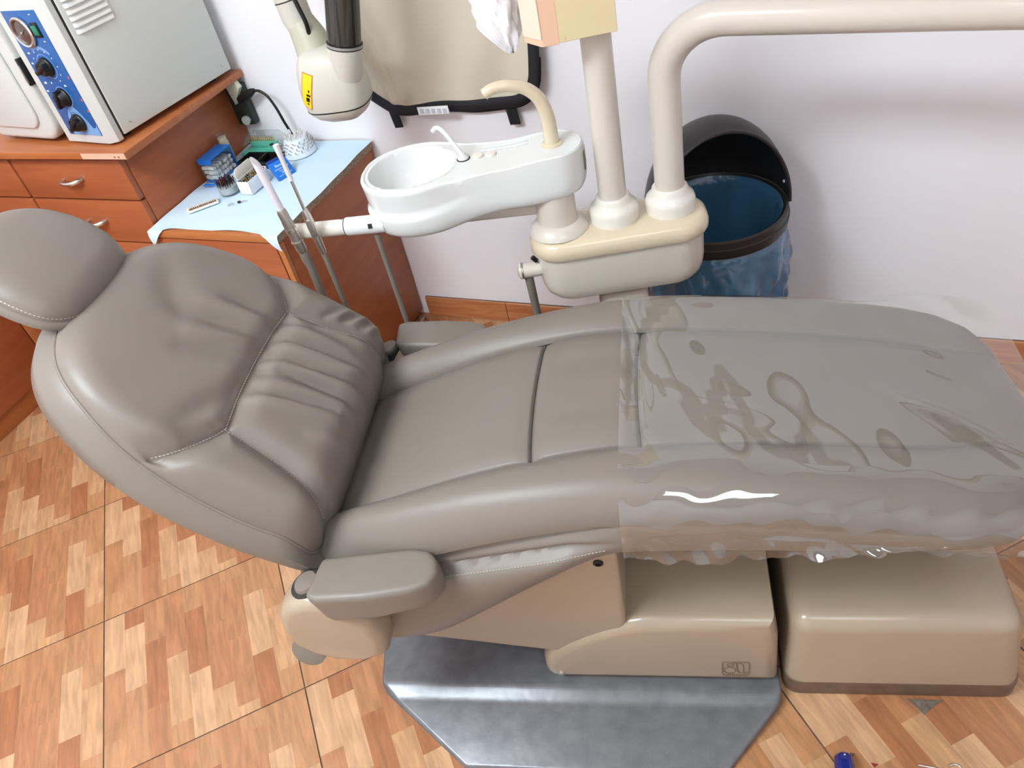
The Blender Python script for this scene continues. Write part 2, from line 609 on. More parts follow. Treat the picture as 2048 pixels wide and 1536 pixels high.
# ceiling lamps
for li, (lx, ly, hx, hy, st) in enumerate(LAMPS):
    t = empty('ceiling_light', (lx, ly, RZ), 0, ['long white ceiling light panel above the left cabinets', 'long white ceiling light panel above the chair foot end', 'long white ceiling light panel behind the camera'][li], 'ceiling light', 'ceiling light panels')
    bbox('frame', -hx - 0.02, hx + 0.02, -hy - 0.02, hy + 0.02, -0.03, -0.001, M_CEIL, t, bev=0.004)
    em = bpy.data.materials.new('lamp_diffuser')
    em.use_nodes = True
    nb = em.node_tree.nodes['Principled BSDF']
    nb.inputs['Base Color'].default_value = (0.9, 0.9, 0.9, 1)
    nb.inputs['Emission Color'].default_value = LAMP_TINT + (1,)
    nb.inputs['Emission Strength'].default_value = st
    bbox('diffuser', -hx, hx, -hy, hy, -0.036, -0.031, em, t, bev=0)


# ------------------------------------------------------------------ dental chair
CH = empty('dental_chair', (-0.08708, 1.07326, 0), math.radians(14.0),
           'taupe leatherette dental chair reclined on a cream pedestal and grey base plate', 'dental chair')

ZC = [(-0.90, 0.455), (-0.86, 0.492), (-0.83, 0.511), (-0.70, 0.560), (-0.55, 0.612), (-0.43, 0.643), (-0.33, 0.660), (-0.24, 0.664),
      (-0.04, 0.650), (0.20, 0.614), (0.33, 0.592), (0.40, 0.578)]
HS = [(-0.90, 0.168), (-0.83, 0.165), (-0.43, 0.161), (-0.24, 0.153), (-0.04, 0.145), (0.20, 0.134), (0.30, 0.12), (0.40, 0.10)]
HW = [(-0.90, 0.262), (-0.84, 0.274), (-0.70, 0.280), (-0.25, 0.279), (0.0, 0.277), (0.20, 0.272), (0.26, 0.266), (0.315, 0.250), (0.360, 0.218), (0.388, 0.178),
      (0.404, 0.130), (0.412, 0.08), (0.416, 0.02)]
ZB = [(-0.90, 0.33), (-0.83, 0.285), (-0.77, 0.255), (-0.70, 0.262), (-0.63, 0.290), (-0.52, 0.375), (-0.43, 0.45), (-0.35, 0.510), (-0.28, 0.532), (0.0, 0.530), (0.40, 0.512)]
BH = [(-0.90, 0.036), (-0.75, 0.034), (-0.55, 0.022), (-0.35, 0.012), (0.40, 0.006)]
SG = [(-0.90, 0.44), (-0.80, 0.455), (-0.61, 0.500), (-0.45, 0.542), (-0.36, 0.566), (-0.25, 0.575)]
SEAMS_U = [-0.835, -0.433, -0.243]
RE = 0.058

def seat_top(u, v):
    a = abs(v)
    zc, hs, hw = sinterp(ZC, u), sinterp(HS, u), interp(HW, u)
    hs = min(hs, hw * 0.7)
    z = zc
    if a < hs:
        z += 0.007 * (1 - (a / hs) ** 2)
        for k, su in enumerate(SEAMS_U):
            d = u - (su + 0.006 * (a / hs) ** 2)
            if abs(d) < 0.06:
                z -= 0.0075 * math.exp(-(d / 0.0036) ** 2) + 0.006 * math.exp(-(d / 0.02) ** 2)
    else:
        t = (a - hs) / max(hw - hs, 1e-4)
        z += sinterp(BH, u) * math.sin(PI * min(1.0, t ** 0.85))
    fade = 1.0 if u < 0.27 else max(0.0, 1 - (u - 0.27) / 0.10)
    d = a - hs
    z -= fade * (0.0085 * math.exp(-(d / 0.0038) ** 2) + 0.006 * math.exp(-(d / 0.018) ** 2))
    rr = min(RE, hw * 0.8)
    if a > hw - rr:
        q = min(1.0, (a - (hw - rr)) / rr)
        z -= rr * (1 - math.sqrt(max(0.0, 1 - q * q)))
    if u > 0.35:
        q = min(1.0, (u - 0.35) / 0.0670)
        z -= 0.045 * (1 - math.sqrt(max(0.0, 1 - q * q)))
    # soft lengthwise tension marks on the front seat panel
    if -0.43 < u < -0.24:
        w = math.sin((u + 0.43) / 0.19 * PI)
        z += w * 0.0022 * math.sin(v * 62 + 1.0) * math.exp(-((v - 0.09) / 0.06) ** 2)
    return z

def seat_ring(u):
    hs, hw = sinterp(HS, u), interp(HW, u)
    hs = min(hs, hw * 0.7)
    zb = sinterp(ZB, u)
    half = []
    vs = []
    n1 = 22
    for k in range(n1): vs.append(hs * 0.93 * k / n1)
    for k in range(15): vs.append(hs * 0.93 + (0.014 + hs * 0.07) * k / 15.0)
    a0 = hs + 0.014
    n3 = 30
    for k in range(n3 + 1):
        q = k / n3
        vs.append(a0 + (hw - a0) * math.sin(q * PI / 2) if hw > a0 else hw)
    for v in vs:
        half.append((v, seat_top(u, v)))
    zt = half[-1][1]
    if zb > zt - 0.03: zb = zt - 0.03
    g = smooth01((-0.26 - u) / 0.14)
    zs = interp(SG, u)
    ns = 34
    for k in range(1, ns + 1):
        q = k / ns
        z = zt + (zb - zt) * q
        v = hw + (0.008 + 0.022 * g) * math.sin(PI * q) ** 0.8
        v -= g * (0.014 * math.exp(-((z - zs) / 0.007) ** 2) + 0.020 * math.exp(-((z - zs - 0.022) / 0.026) ** 2))
        if q > 0.8:
            e = (q - 0.8) / 0.2
            v -= min(0.03, hw * 0.5) * (1 - math.sqrt(max(0, 1 - e * e)))
        half.append((max(v, 0.001), z))
    ve = half[-1][0]
    for k in range(1, 5):
        half.append((ve * (1 - k / 5.0), zb))
    ring = [(u, v, z) for v, z in half]
    ring += [(u, -v, z) for v, z in reversed(half) if v > 1e-6]
    return ring

us = []
u = -0.895
while u < 0.412:
    us.append(u)
    near = min(abs(u - s) for s in SEAMS_U)
    u += 0.0014 if near < 0.013 else (0.002 if u > 0.37 else 0.006)
us.append(0.416)
seat = loft('seat_cushion', [seat_ring(u) for u in us], M_LEATHER, CH, smooth=60)
tag(seat, 'long taupe padded seat and leg rest with sewn seams')

# dark thread lines lying in the seat seams
def seam_line(pts, name, parent, m=M_SEAMDK, r=0.0010):
    return tube(name, pts, r, m, parent, n=6)
for s in (-1, 1):
    seam_line([(u, s * min(sinterp(HS, u), interp(HW, u) * 0.7), seat_top(u, s * sinterp(HS, u)) + 0.0006) for u in [-0.86 + 0.01 * k for k in range(114)]], 'seam', seat)
for su in SEAMS_U:
    h = sinterp(HS, su)
    seam_line([(su + 0.006 * (v / h) ** 2, v, seat_top(su + 0.006 * (v / h) ** 2, v) + 0.0006) for v in [h * (-1 + 2 * k / 40.0) for k in range(41)]], 'seam', seat)

def dashes(pts, step=0.0042, frac=0.62):
    """split a polyline into stitch-length pieces"""
    pts = [Vector(p) for p in pts]
    out = []
    acc = 0.0
    cur = [pts[0]]
    L = [0.0]
    for a, b in zip(pts, pts[1:]):
        L.append(L[-1] + (b - a).length)
    def at(d):
        for i in range(len(pts) - 1):
            if d <= L[i + 1] or i == len(pts) - 2:
                t = (d - L[i]) / max(L[i + 1] - L[i], 1e-9)
                return pts[i] + (pts[i + 1] - pts[i]) * t
    d = 0.0
    while d + step < L[-1]:
        out.append([at(d), at(d + step * frac)])
        d += step
    return out

def side_pt(u, s, dz=-0.010):
    r = seat_ring(u)
    n = (len(r) + 1) // 2
    zs = interp(SG, u) + dz
    side = [p for p in r[:n] if p[1] > 0.2][30:]
    for p, q in zip(side, side[1:]):
        if p[2] >= zs >= q[2] and p[2] - q[2] > 1e-6:
            t = (p[2] - zs) / (p[2] - q[2])
            return (u, s * (p[1] + (q[1] - p[1]) * t + 0.0012), zs)
    return (u, s * (side[-1][1] + 0.001), zs)
for s in (-1, 1):
    o = multi_tube('stitching', dashes([side_pt(-0.80 + 0.02 * k, s) for k in range(26)], 0.006), 0.0007, M_STITCH, seat, n=4)

# ---- cushions of the back and the head
def outline_resample(half, n):
    """half: list of (s, half width) from the low end to the top end -> n points of the closed outline"""
    pts = [(s, w) for s, w in half] + [(s, -w) for s, w in reversed(half) if w > 1e-6]
    cv = catmull([(p[0], p[1], 0) for p in pts], 14, closed=True)
    L = [0]
    m = len(cv)
    for i in range(m):
        L.append(L[-1] + (cv[(i + 1) % m] - cv[i]).length)
    out = []
    j = 0
    for k in range(n):
        d = L[-1] * k / n
        while L[j + 1] < d: j += 1
        t = (d - L[j]) / max(L[j + 1] - L[j], 1e-9)
        p = cv[j % m] + (cv[(j + 1) % m] - cv[j % m]) * t
        out.append((p.x, p.y))
    return out

def seg_dist(p, a, b):
    ax, ay = a; bx, by = b
    dx, dy = bx - ax, by - ay
    t = ((p[0] - ax) * dx + (p[1] - ay) * dy) / (dx * dx + dy * dy)
    t = max(0, min(1, t))
    return math.hypot(p[0] - ax - t * dx, p[1] - ay - t * dy), t

def cushion(name, half, centre, place, hfun, thick, edge, drop, parent, rad=80, n=340, inset=0.03, label=None, band_bulge=0.008, piping=True):
    ol = outline_resample(half, n)
    cs, cl_ = centre
    vs = [place(cs, cl_, hfun(cs, cl_, 1.0))]
    fs = []
    def edge_h(d):
        if d >= edge: return 0.0
        q = (edge - d) / edge
        return -drop * (1 - math.sqrt(max(0.0, 1 - q * q)))
    rim = None
    for i in range(1, rad + 1):
        r = 1 - (1 - i / rad) ** 1.25
        ring = []
        for (s, l) in ol:
            ps, pl = cs + (s - cs) * r, cl_ + (l - cl_) * r
            d = (1 - r) * math.hypot(s - cs, l - cl_)
            ring.append(place(ps, pl, hfun(ps, pl, d) + edge_h(d)))
        vs.extend(ring)
        rim = ring
    for j in range(n):
        fs.append((0, 1 + j, 1 + (j + 1) % n))
    for i in range(rad - 1):
        a = 1 + i * n
        for j in range(n):
            k = (j + 1) % n
            fs.append((a + j, a + n + j, a + n + k, a + k))
    face = raw(vs, fs, name, M_LEATHER, parent, smooth=70, recalc=True)
    if label: face['label'] = label
    # side band and back
    rings = []
    for q, out_, in_ in ((0.0, 0.0, 0.0), (0.04, 0.004, 0), (0.3, band_bulge, 0), (0.65, band_bulge, 0), (0.9, 0.0, 0), (1.0, -0.012, 0), (1.0, -inset, 0), (1.0, -0.09, 0)):
        ring = []
        for (s, l) in ol:
            ln = math.hypot(s - cs, l - cl_)
            f = 1 + out_ / ln
            ps, pl = cs + (s - cs) * f, cl_ + (l - cl_) * f
            h0 = hfun(s, l, 0.0) - drop
            h = h0 + (-thick - h0) * q
            ring.append(place(ps, pl, h))
        rings.append(ring)
    loft('side_band', rings, M_LEATHER, face, cap0=False, cap1=True, smooth=50)
    if piping:
        pr = [place(s, l, hfun(s, l, 0.0) - drop + 0.001) for s, l in ol]
        rr = tube_rings(pr + [pr[0]], 0.0034, 8)
        loft('piping', rr, M_LEATHER, face, cap0=False, cap1=False, smooth=60)
    return face

BT = math.radians(42.0)
def back_place(s, l, h):
    return (-0.79 - math.cos(BT) * s + math.sin(BT) * h, l, 0.634 + math.sin(BT) * s + math.cos(BT) * h)

mid_seam = [(0.196, -0.168), (0.203, -0.09), (0.205, 0.0), (0.203, 0.09), (0.196, 0.168)]
up_n = [(0.196, -0.168), (0.214, -0.200), (0.250, -0.245), (0.300, -0.283)]
up_f = [(s, -l) for s, l in up_n]
lo_n = [(0.196, -0.168), (0.150, -0.176), (0.090, -0.188), (0.030, -0.206), (-0.05, -0.225)]
lo_f = [(s, -l) for s, l in lo_n]
BSEAMS = [mid_seam, up_n, up_f, lo_n, lo_f]
# fold lines: (s0,l0) -> (s1,l1), width, amplitude
FOLDS = [((0.19, -0.095), (0.03, -0.055), 0.013, 0.009), ((0.19, -0.05), (0.0, -0.02), 0.014, 0.008), ((0.188, -0.005), (-0.03, 0.035), 0.013, 0.010),
         ((0.19, 0.05), (0.02, 0.075), 0.014, 0.011), ((0.185, 0.11), (0.06, 0.12), 0.012, 0.008), ((0.11, 0.03), (-0.04, 0.10), 0.010, 0.006),
         ((0.12, 0.155), (0.02, 0.165), 0.010, 0.006), ((0.06, -0.115), (-0.04, -0.085), 0.013, 0.005),
         ((0.16, -0.01), (0.02, 0.0), 0.010, -0.007), ((0.17, 0.075), (0.0, 0.11), 0.010, -0.007), ((0.17, -0.075), (0.04, -0.04), 0.010, -0.006),
         ((0.215, 0.13), (0.30, 0.105), 0.020, -0.008), ((0.215, 0.06), (0.36, 0.02), 0.022, -0.008), ((0.215, 0.0), (0.33, -0.06), 0.020, -0.006),
         ((0.215, 0.095), (0.34, 0.07), 0.016, 0.006), ((0.215, 0.03), (0.33, -0.02), 0.018, 0.006), ((0.22, -0.10), (0.27, -0.20), 0.022, -0.007),
         ((0.13, 0.20), (0.10, 0.235), 0.008, -0.006), ((0.09, 0.212), (0.065, 0.245), 0.008, -0.006), ((0.05, 0.222), (0.03, 0.252), 0.008, -0.006),
         ((0.015, 0.23), (-0.005, 0.255), 0.008, -0.005), ((0.11, 0.206), (0.085, 0.24), 0.007, 0.005), ((0.07, 0.217), (0.045, 0.25), 0.007, 0.005), ((0.032, 0.226), (0.01, 0.255), 0.007, 0.005),
         ((0.43, 0.11), (0.38, 0.02), 0.030, -0.006)]
FOLDS += [((-0.03, -0.20 - 0.012 * k), (-0.075, -0.17 - 0.024 * k), 0.006, 0.004 * (-1) ** k) for k in range(5)]
def back_h(s, l, d):
    h = 0.016 * math.cos(min(1.0, abs(l) / 0.32) * PI / 2)
    dm = 9.0
    for sm in BSEAMS:
        for a, b in zip(sm, sm[1:]):
            q, _ = seg_dist((s, l), a, b)
            if q < dm: dm = q
    fe = smooth01((d + 0.002) / 0.016)
    if dm < 0.07 and fe > 0:
        h -= fe * (0.019 * math.exp(-(dm / 0.024) ** 2) + 0.006 * math.exp(-(dm / 0.0045) ** 2))
    for a, b, w, amp in FOLDS:
        q, t = seg_dist((s, l), a, b)
        if q < 3 * w:
            h += fe * 1.35 * amp * math.exp(-(q / w) ** 2) * (0.25 + 0.75 * math.sin(PI * (0.12 + 0.76 * t)))
    if s < 0.05:
        h -= 8.0 * (0.05 - s) ** 2
    h -= 0.9 * max(0.0, abs(l) - 0.22) ** 2 * 6
    if s > 0.40:
        h -= 1.2 * (s - 0.40) ** 2
    return h
BHALF = [(-0.062, 0.0), (-0.062, 0.10), (-0.058, 0.20), (-0.040, 0.262), (0.0, 0.284), (0.08, 0.292), (0.17, 0.290), (0.26, 0.281), (0.35, 0.260), (0.43, 0.222),
         (0.482, 0.176), (0.512, 0.120), (0.523, 0.06), (0.525, 0.0)]
back = cushion('backrest', BHALF, (0.22, 0.0), back_place, back_h, 0.135, 0.050, 0.036, CH, rad=96, n=400, band_bulge=0.026, label='wrinkled taupe back cushion with piped edge and stitched seams')
for sm in (up_n, up_f, lo_n, lo_f, mid_seam):
    cv = [(p.x, p.y) for p in catmull([(a, b, 0) for a, b in sm], 10)]
    cv = [p for p in cv if abs(p[1]) < 0.272 and p[0] > -0.035]
    pl = [Vector(back_place(s + 0.0035, l, back_h(s + 0.0035, l, 1.0) + 0.0008)) for s, l in cv]
    multi_tube('stitching', dashes(pl, 0.0062), 0.0008, M_STITCH, back, n=4)

HT = math.radians(38.0)
hp0 = back_place(0.60, 0, 0.028)
def head_place(s, l, h):
    s = s - 0.60
    return (hp0[0] - math.cos(HT) * s + math.sin(HT) * h, l, hp0[2] + math.sin(HT) * s + math.cos(HT) * h)
def head_h(s, l, d):
    return -0.55 * l * l - 0.012 * ((s - 0.60) / 0.1) ** 2 + 0.006 * math.cos(l * 30) * 0.3
HHALF = [(0.492, 0.0), (0.494, 0.05), (0.505, 0.092), (0.54, 0.122), (0.60, 0.128), (0.66, 0.115), (0.70, 0.085), (0.72, 0.045), (0.724, 0.0)]
head = cushion('headrest', HHALF, (0.60, 0.0), head_place, head_h, 0.062, 0.05, 0.028, CH, rad=40, n=180, inset=0.02, label='oval taupe head cushion with stitched side', piping=False)
hol = outline_resample(HHALF, 160)
multi_tube('stitching', dashes([head_place(0.60 + (s - 0.60) * 0.985, l * 0.985, head_h(s, l, 0) - 0.022) for s, l in hol], 0.0065), 0.0014, M_STITCH, head, n=4)
tube('headrest_bar', [back_place(0.40, 0, -0.12), back_place(0.53, 0, -0.09), head_place(0.60, 0, -0.05)], 0.012, M_CHROME, CH)
prism('back_shell', [(p[0], p[1]) for p in rrect(0.20, 0.22, 0.06)], -0.016, 0.0, M_CREAM, CH, bev=0.006, loc=back_place(0.20, 0, -0.137), rot=(0, PI + BT * 1.0, 0))

# ---- armrests
ARM = [(-0.802, -0.292), (-0.70, -0.281), (-0.635, -0.274), (-0.605, -0.280), (-0.588, -0.300), (-0.585, -0.325), (-0.598, -0.348), (-0.63, -0.362), (-0.70, -0.374), (-0.79, -0.380), (-0.812, -0.372)]
for s in (1, -1):
    poly = [(a, b * s) for a, b in ARM]
    if s < 0: poly.reverse()
    bm = bmesh.new()
    lo = [bm.verts.new((a + (0.004 if a > -0.75 else 0.02), (b + s * 0.006) if False else b, 0.487 + (0.012 if a > -0.7 else 0.0))) for a, b in poly]
    hi = [bm.verts.new((a, b, 0.556)) for a, b in poly]
    bm.faces.new(lo); bm.faces.new(hi)
    n = len(poly)
    for i in range(n):
        bm.faces.new((lo[i], lo[(i + 1) % n], hi[(i + 1) % n], hi[i]))
    bmesh.ops.recalc_face_normals(bm, faces=bm.faces)
    es = [e for e in bm.edges if (e.verts[0] in hi) == (e.verts[1] in hi)]
    es += [e for e in bm.edges if (e.verts[0] in hi) != (e.verts[1] in hi) and e.verts[0].co.x < -0.78]
    bmesh.ops.bevel(bm, geom=es, offset=0.013, segments=4, affect='EDGES', profile=0.6, clamp_overlap=True)
    fin(bm, 'armrest', M_LEATHER, CH, smooth=50)
    br = [(-0.835, 0.520), (-0.872, 0.506), (-0.895, 0.475), (-0.905, 0.43), (-0.90, 0.38), (-0.875, 0.345), (-0.83, 0.325), (-0.77, 0.322), (-0.725, 0.345), (-0.715, 0.40), (-0.73, 0.46), (-0.765, 0.50), (-0.80, 0.522)]
    brs = prism('arm_bracket', br, s * 0.368 if s < 0 else 0.292, -0.292 if s < 0 else 0.368, M_CREAM, CH, axis='y', bev=0.024, seg=4)
    # dark pivot ring under the pad and a grey ring at the foot of the bracket
    lathe('pivot_ring', [(0.026, -0.010), (0.031, -0.008), (0.031, 0.008), (0.026, 0.010)], M_SEAMDK, brs, n=24, loc=(-0.832, s * 0.322, 0.512), rot=(0, math.radians(-12), 0))
    lathe('pivot_cap', [(0.002, 0.010), (0.021, 0.008), (0.024, 0.003), (0.024, -0.004)], M_LEATHER, brs, n=24, loc=(-0.832, s * 0.322, 0.520), rot=(0, math.radians(-12), 0))
    lathe('bracket_foot_ring', [(0.028, -0.012), (0.034, -0.010), (0.034, 0.010), (0.028, 0.012)], M_HOSE, brs, n=24, loc=(-0.885, s * 0.345, 0.340), rot=(math.radians(70), 0, 0))

# ---- pedestal
bp = [(-0.87, -0.18), (-0.858, -0.262), (-0.64, -0.425), (-0.13, -0.425), (0.0, -0.268), (0.0, 0.268), (-0.13, 0.425), (-0.64, 0.425), (-0.858, 0.262), (-0.87, 0.18)]
def inset(poly, d):
    cx, cy = -0.44, 0
    out = []
    n = len(poly)
    for i in range(n):
        p0, p1, p2 = Vector(poly[i - 1]), Vector(poly[i]), Vector(poly[(i + 1) % n])
        n1 = Vector((-(p1 - p0).y, (p1 - p0).x)).normalized()
        n2 = Vector((-(p2 - p1).y, (p2 - p1).x)).normalized()
        b = (n1 + n2).normalized()
        out.append(tuple(p1 + b * (d / max(0.3, b.dot(n1)))))
    return out
bm = bmesh.new()
def bpv(a, b, z): return bm.verts.new((a, b, z))
sides = []
for sg in (-1, 1):
    A0, A1 = bpv(-0.87, sg * 0.18, 0.0005), bpv(-0.87, sg * 0.18, 0.034)
    B0, B1 = bpv(-0.858, sg * 0.262, 0.0005), bpv(-0.856, sg * 0.258, 0.036)
    C0, C1 = bpv(-0.64, sg * 0.425, 0.0005), bpv(-0.64, sg * 0.425, 0.014)
    D0, D1 = bpv(-0.13, sg * 0.425, 0.0005), bpv(-0.13, sg * 0.425, 0.014)
    E0, E1 = bpv(0.0, sg * 0.268, 0.0005), bpv(-0.002, sg * 0.262, 0.036)
    F = bpv(-0.822, sg * 0.288, 0.026)
    G = bpv(-0.020, sg * 0.290, 0.026)
    bm.faces.new((A0, B0, B1, A1)); bm.faces.new((B0, C0, C1, F, B1)); bm.faces.new((C0, D0, D1, C1)); bm.faces.new((D0, E0, E1, G, D1))
    bm.faces.new((B1, F, G, E1)); bm.faces.new((F, C1, D1, G))
    sides.append((A0, A1, B0, B1, C0, D0, E0, E1))
n_, p_ = sides
bm.faces.new((n_[1], n_[3], n_[7], p_[7], p_[3], p_[1]))
bm.faces.new((n_[0], n_[2], n_[4], n_[5], n_[6], p_[6], p_[5], p_[4], p_[2], p_[0]))
bm.faces.new((n_[0], n_[1], p_[1], p_[0])); bm.faces.new((n_[6], n_[7], p_[7], p_[6]))
bmesh.ops.recalc_face_normals(bm, faces=bm.faces)
ev = [e for e in bm.edges if max(e.verts[0].co.z, e.verts[1].co.z) > 0.001]
bmesh.ops.bevel(bm, geom=ev, offset=0.0075, segments=4, affect='EDGES', profile=0.5, clamp_overlap=True)
base = fin(bm, 'base_plate', M_CAST, CH, smooth=40)
base['label'] = 'worn grey cast metal base plate with sloped rim'
prism('base_block', rrect(0.232, 0.236, 0.02, 4, -0.242, 0), 0.0365, 0.06, M_BROWN, CH, bev=0.004)

cov = [(-0.470, 0.040), (-0.482, 0.062), (-0.480, 0.102), (-0.462, 0.140), (-0.425, 0.177), (-0.385, 0.206), (-0.345, 0.229), (-0.305, 0.246), (-0.26, 0.256), (-0.15, 0.258),
       (-0.020, 0.258), (-0.010, 0.19), (-0.006, 0.040)]
cv = prism('pedestal_cover', cov, -0.245, 0.245, M_CREAM, CH, axis='y', bev=0.036, seg=6)
lathe('cover_screw', [(0.0075, 0.0), (0.0075, 0.002), (0.004, 0.0045), (0.0005, 0.005)], M_CHROME, cv, n=14, loc=(-0.446, -0.2445, 0.066), rot=(PI / 2, 0, 0))

# engraved maker's emblem on the pedestal cover
EX, EZ, EY = -0.0905, 0.098, -0.2462
def epts(pts): return [(EX + a, EY, EZ + b) for a, b in pts]
W2, H2 = 0.026, 0.0245
fr = [(a, b) for a, b in rrect(W2, H2, 0.005, 4)]
lines = [epts(fr + [fr[0]])]
lines.append(epts([(-0.0105 + 0.0062 * math.cos(t), 0.0135 + 0.0066 * math.sin(t)) for t in [2 * PI * k / 20 for k in range(21)]]))
lines.append(epts([(-0.0115 + 0.0115 * math.cos(t), -0.0075 + 0.0118 * math.sin(t)) for t in [2 * PI * k / 26 for k in range(27)]]))
lines.append(epts([(p.x, p.y) for p in catmull([(-0.007, 0.0195, 0), (-0.003, 0.0215, 0), (0.001, 0.018, 0), (0.0025, 0.010, 0), (0.003, -0.006, 0), (0.006, -0.014, 0), (0.012, -0.0185, 0), (0.019, -0.018, 0), (0.0235, -0.0135, 0)], 6)]))
lines.append(epts([(p.x, p.y) for p in catmull([(0.001, 0.021, 0), (0.008, 0.0205, 0), (0.0135, 0.014, 0), (0.0145, 0.0, 0), (0.0145, -0.009, 0), (0.0175, -0.0165, 0)], 6)]))
multi_tube('emblem', lines, 0.0009, M_LINE, cv, n=5)
multi_tube('emblem_caption', [epts([(-0.0245 + 0.0042 * k, -0.030), (-0.0245 + 0.0042 * k + 0.003, -0.030)]) for k in range(12)], 0.0010, M_LINE, cv, n=5)

lk = [(-0.735, 0.40), (-0.72, 0.195), (-0.466, 0.142), (-0.36, 0.12), (-0.306, 0.15), (-0.296, 0.25), (-0.291, 0.53), (-0.45, 0.46), (-0.6, 0.40)]
lh = prism('lift_arm_housing', lk, -0.237, 0.237, M_CREAM, CH, axis='y', bev=0.010, seg=3)
lathe('housing_screw', [(0.0095, 0.0), (0.0095, 0.002), (0.005, 0.004), (0.0045, 0.0015), (0.0005, 0.001)], M_BLACK, lh, n=14, loc=(-0.328, -0.2372, 0.45), rot=(PI / 2, 0, 0))

# ------------------------------------------------------------------ utility floor box
FB = empty('floor_junction_box', (-0.08708, 1.07326, 0), math.radians(14.0), 'cream moulded utility box with brown plinth under the leg rest', 'utility box')
def taper_box(name, x0, x1, y0, y1, z0, z1, tx, ty, m, parent, bev, seg=5, vbev=None):
    bm = bmesh.new()
    vs = box(bm, x0, x1, y0, y1, z0, z1)
    for v in vs:
        if v.co.z > (z0 + z1) / 2:
            v.co.x += tx[0] if v.co.x < (x0 + x1) / 2 else -tx[1]
            v.co.y += ty[0] if v.co.y < (y0 + y1) / 2 else -ty[1]
    es = [e for e in bm.edges if max(e.verts[0].co.z, e.verts[1].co.z) > (z0 + z1) / 2]
    bmesh.ops.bevel(bm, geom=es, offset=bev, segments=seg, affect='EDGES', profile=0.5, clamp_overlap=True)
    return fin(bm, name, m, parent)
taper_box('cover', 0.006, 0.438, -0.246, 0.20, 0.048, 0.250, (0.006, 0.030), (0.008, 0.01), M_CREAM, FB, 0.035)
prism('plinth', rrect(0.217, 0.223, 0.03, 5, 0.222, -0.0235), 0.0005, 0.049, M_BROWN, FB, bev=0.003)

# ------------------------------------------------------------------ clear protective sheet over the leg rest
def sheet_z(u, v):
    return sinterp(ZC, min(u, 0.36)) + 0.0125
nu, rows = 260, []
for i in range(nu + 1):
    u = -0.272 + 0.70 * i / nu
    row = []
    zc = sheet_z(u, 0) if u < 0.30 else sheet_z(0.30, 0) + (sheet_z(0.36, 0) - sheet_z(0.30, 0)) / 0.06 * (u - 0.30)
    hw = interp(HW, min(u, 0.2))
    ue = -0.275 + 0.70 * i / nu
    far_u = -0.012 * (0.5 + 0.5 * math.sin(i * 0.05))
    path = []
    for k in range(170):
        v = 0.276 - (0.276 + 0.205) * k / 170.0
        z = zc + 0.0018 * math.sin(u * 24 + v * 9) + 0.0015 * math.sin(v * 37 - u * 15 + 1.3) + 0.0012 * math.sin(u * 61 + v * 23)
        if v > 0.19:
            z -= 0.22 * (v - 0.19) ** 1.35
        if v > 0.20 and u < 0.30:
            z = z + (seat_top(u, min(v, interp(HW, u) - 0.014)) + 0.005 - 0.5 * max(0.0, v - interp(HW, u) + 0.014) - z) * smooth01((v - 0.20) / 0.05) * smooth01((0.29 - u) / 0.12)
        # trapped air wrinkles near the seams and near the foot end
        for (a, b, c, d, w, amp) in ((-0.235, 0.05, -0.225, -0.12, 0.010, 0.005), (0.16, -0.02, 0.36, -0.15, 0.016, 0.006), (-0.14, -0.06, -0.02, -0.10, 0.018, 0.004), (0.25, 0.10, 0.30, 0.07, 0.010, 0.003)):
            q, t = seg_dist((u, v), (a, b), (c, d))
            if q < 3 * w: z += amp * math.exp(-(q / w) ** 2) * math.sin(PI * (0.1 + 0.8 * t))
        path.append((v, z))
    R = 0.082
    for k in range(1, 15):
        a = k / 14 * PI / 2
        wv = 1 + 0.020 * math.sin(u * 17 + a * 3) + 0.012 * math.sin(u * 41 - a * 5) + 0.006 * math.sin(u * 90 + a * 9)
        path.append((-0.205 - R * wv * math.sin(a), zc - R + R * wv * math.cos(a)))
    zb = 0.541 + 0.006 * math.sin(u * 9)
    for k in range(1, 22):
        q = k / 21
        z = zc - R + (zb - (zc - R)) * q
        v = -0.287 - 0.010 * q + q * (0.0045 * math.sin(u * 31 + q * 3) + 0.004 * math.sin(u * 77 + 2 * q) + 0.003 * math.sin(u * 140 - q * 5))
        path.append((v, z))
    row = [(u + (0.008 * (v - 0.0)), v, z) for v, z in path]
    rows.append(row)
fs = []
nv = len(rows[0])
vs = [p for r in rows for p in r]
for i in range(nu):
    for j in range(nv - 1):
        a = i * nv + j
        fs.append((a, a + 1, a + nv + 1, a + nv))
sh = raw(vs, fs, 'clear_plastic_sheet', M_VINYL, None, (-0.08708, 1.07326, 0), (0, 0, math.radians(14.0)), smooth=80)
tag(sh, 'clear glossy plastic sheet draped over the leg rest', 'plastic sheet')
# where the film clings to the leather (optical contact) it gives almost no mirror gloss
CLING = [
    ([(-0.192, 0.215), (-0.232, 0.120), (-0.230, 0.028), (-0.211, -0.011), (-0.181, -0.027), (-0.159, -0.044), (-0.141, -0.118), (-0.121, -0.140), (-0.110, -0.060), (-0.097, 0.022),
      (-0.081, -0.019), (-0.060, -0.123), (-0.038, -0.169), (0.008, -0.190), (0.024, -0.112), (0.043, -0.195), (0.092, -0.206)],
     [0.022, 0.009, 0.006, 0.009, 0.012, 0.014, 0.016, 0.018, 0.016, 0.008, 0.010, 0.009, 0.011, 0.016, 0.003, 0.014, 0.002]),
    ([(-0.262, 0.12), (-0.255, 0.03), (-0.258, -0.07), (-0.260, -0.11)], [0.004, 0.007, 0.005, 0.002]),
    ([(0.232, -0.080), (0.265, -0.112), (0.298, -0.146), (0.323, -0.179)], [0.003, 0.011, 0.010, 0.008]),
    ([(0.255, 0.035), (0.285, 0.015)], [0.003, 0.003]),
]
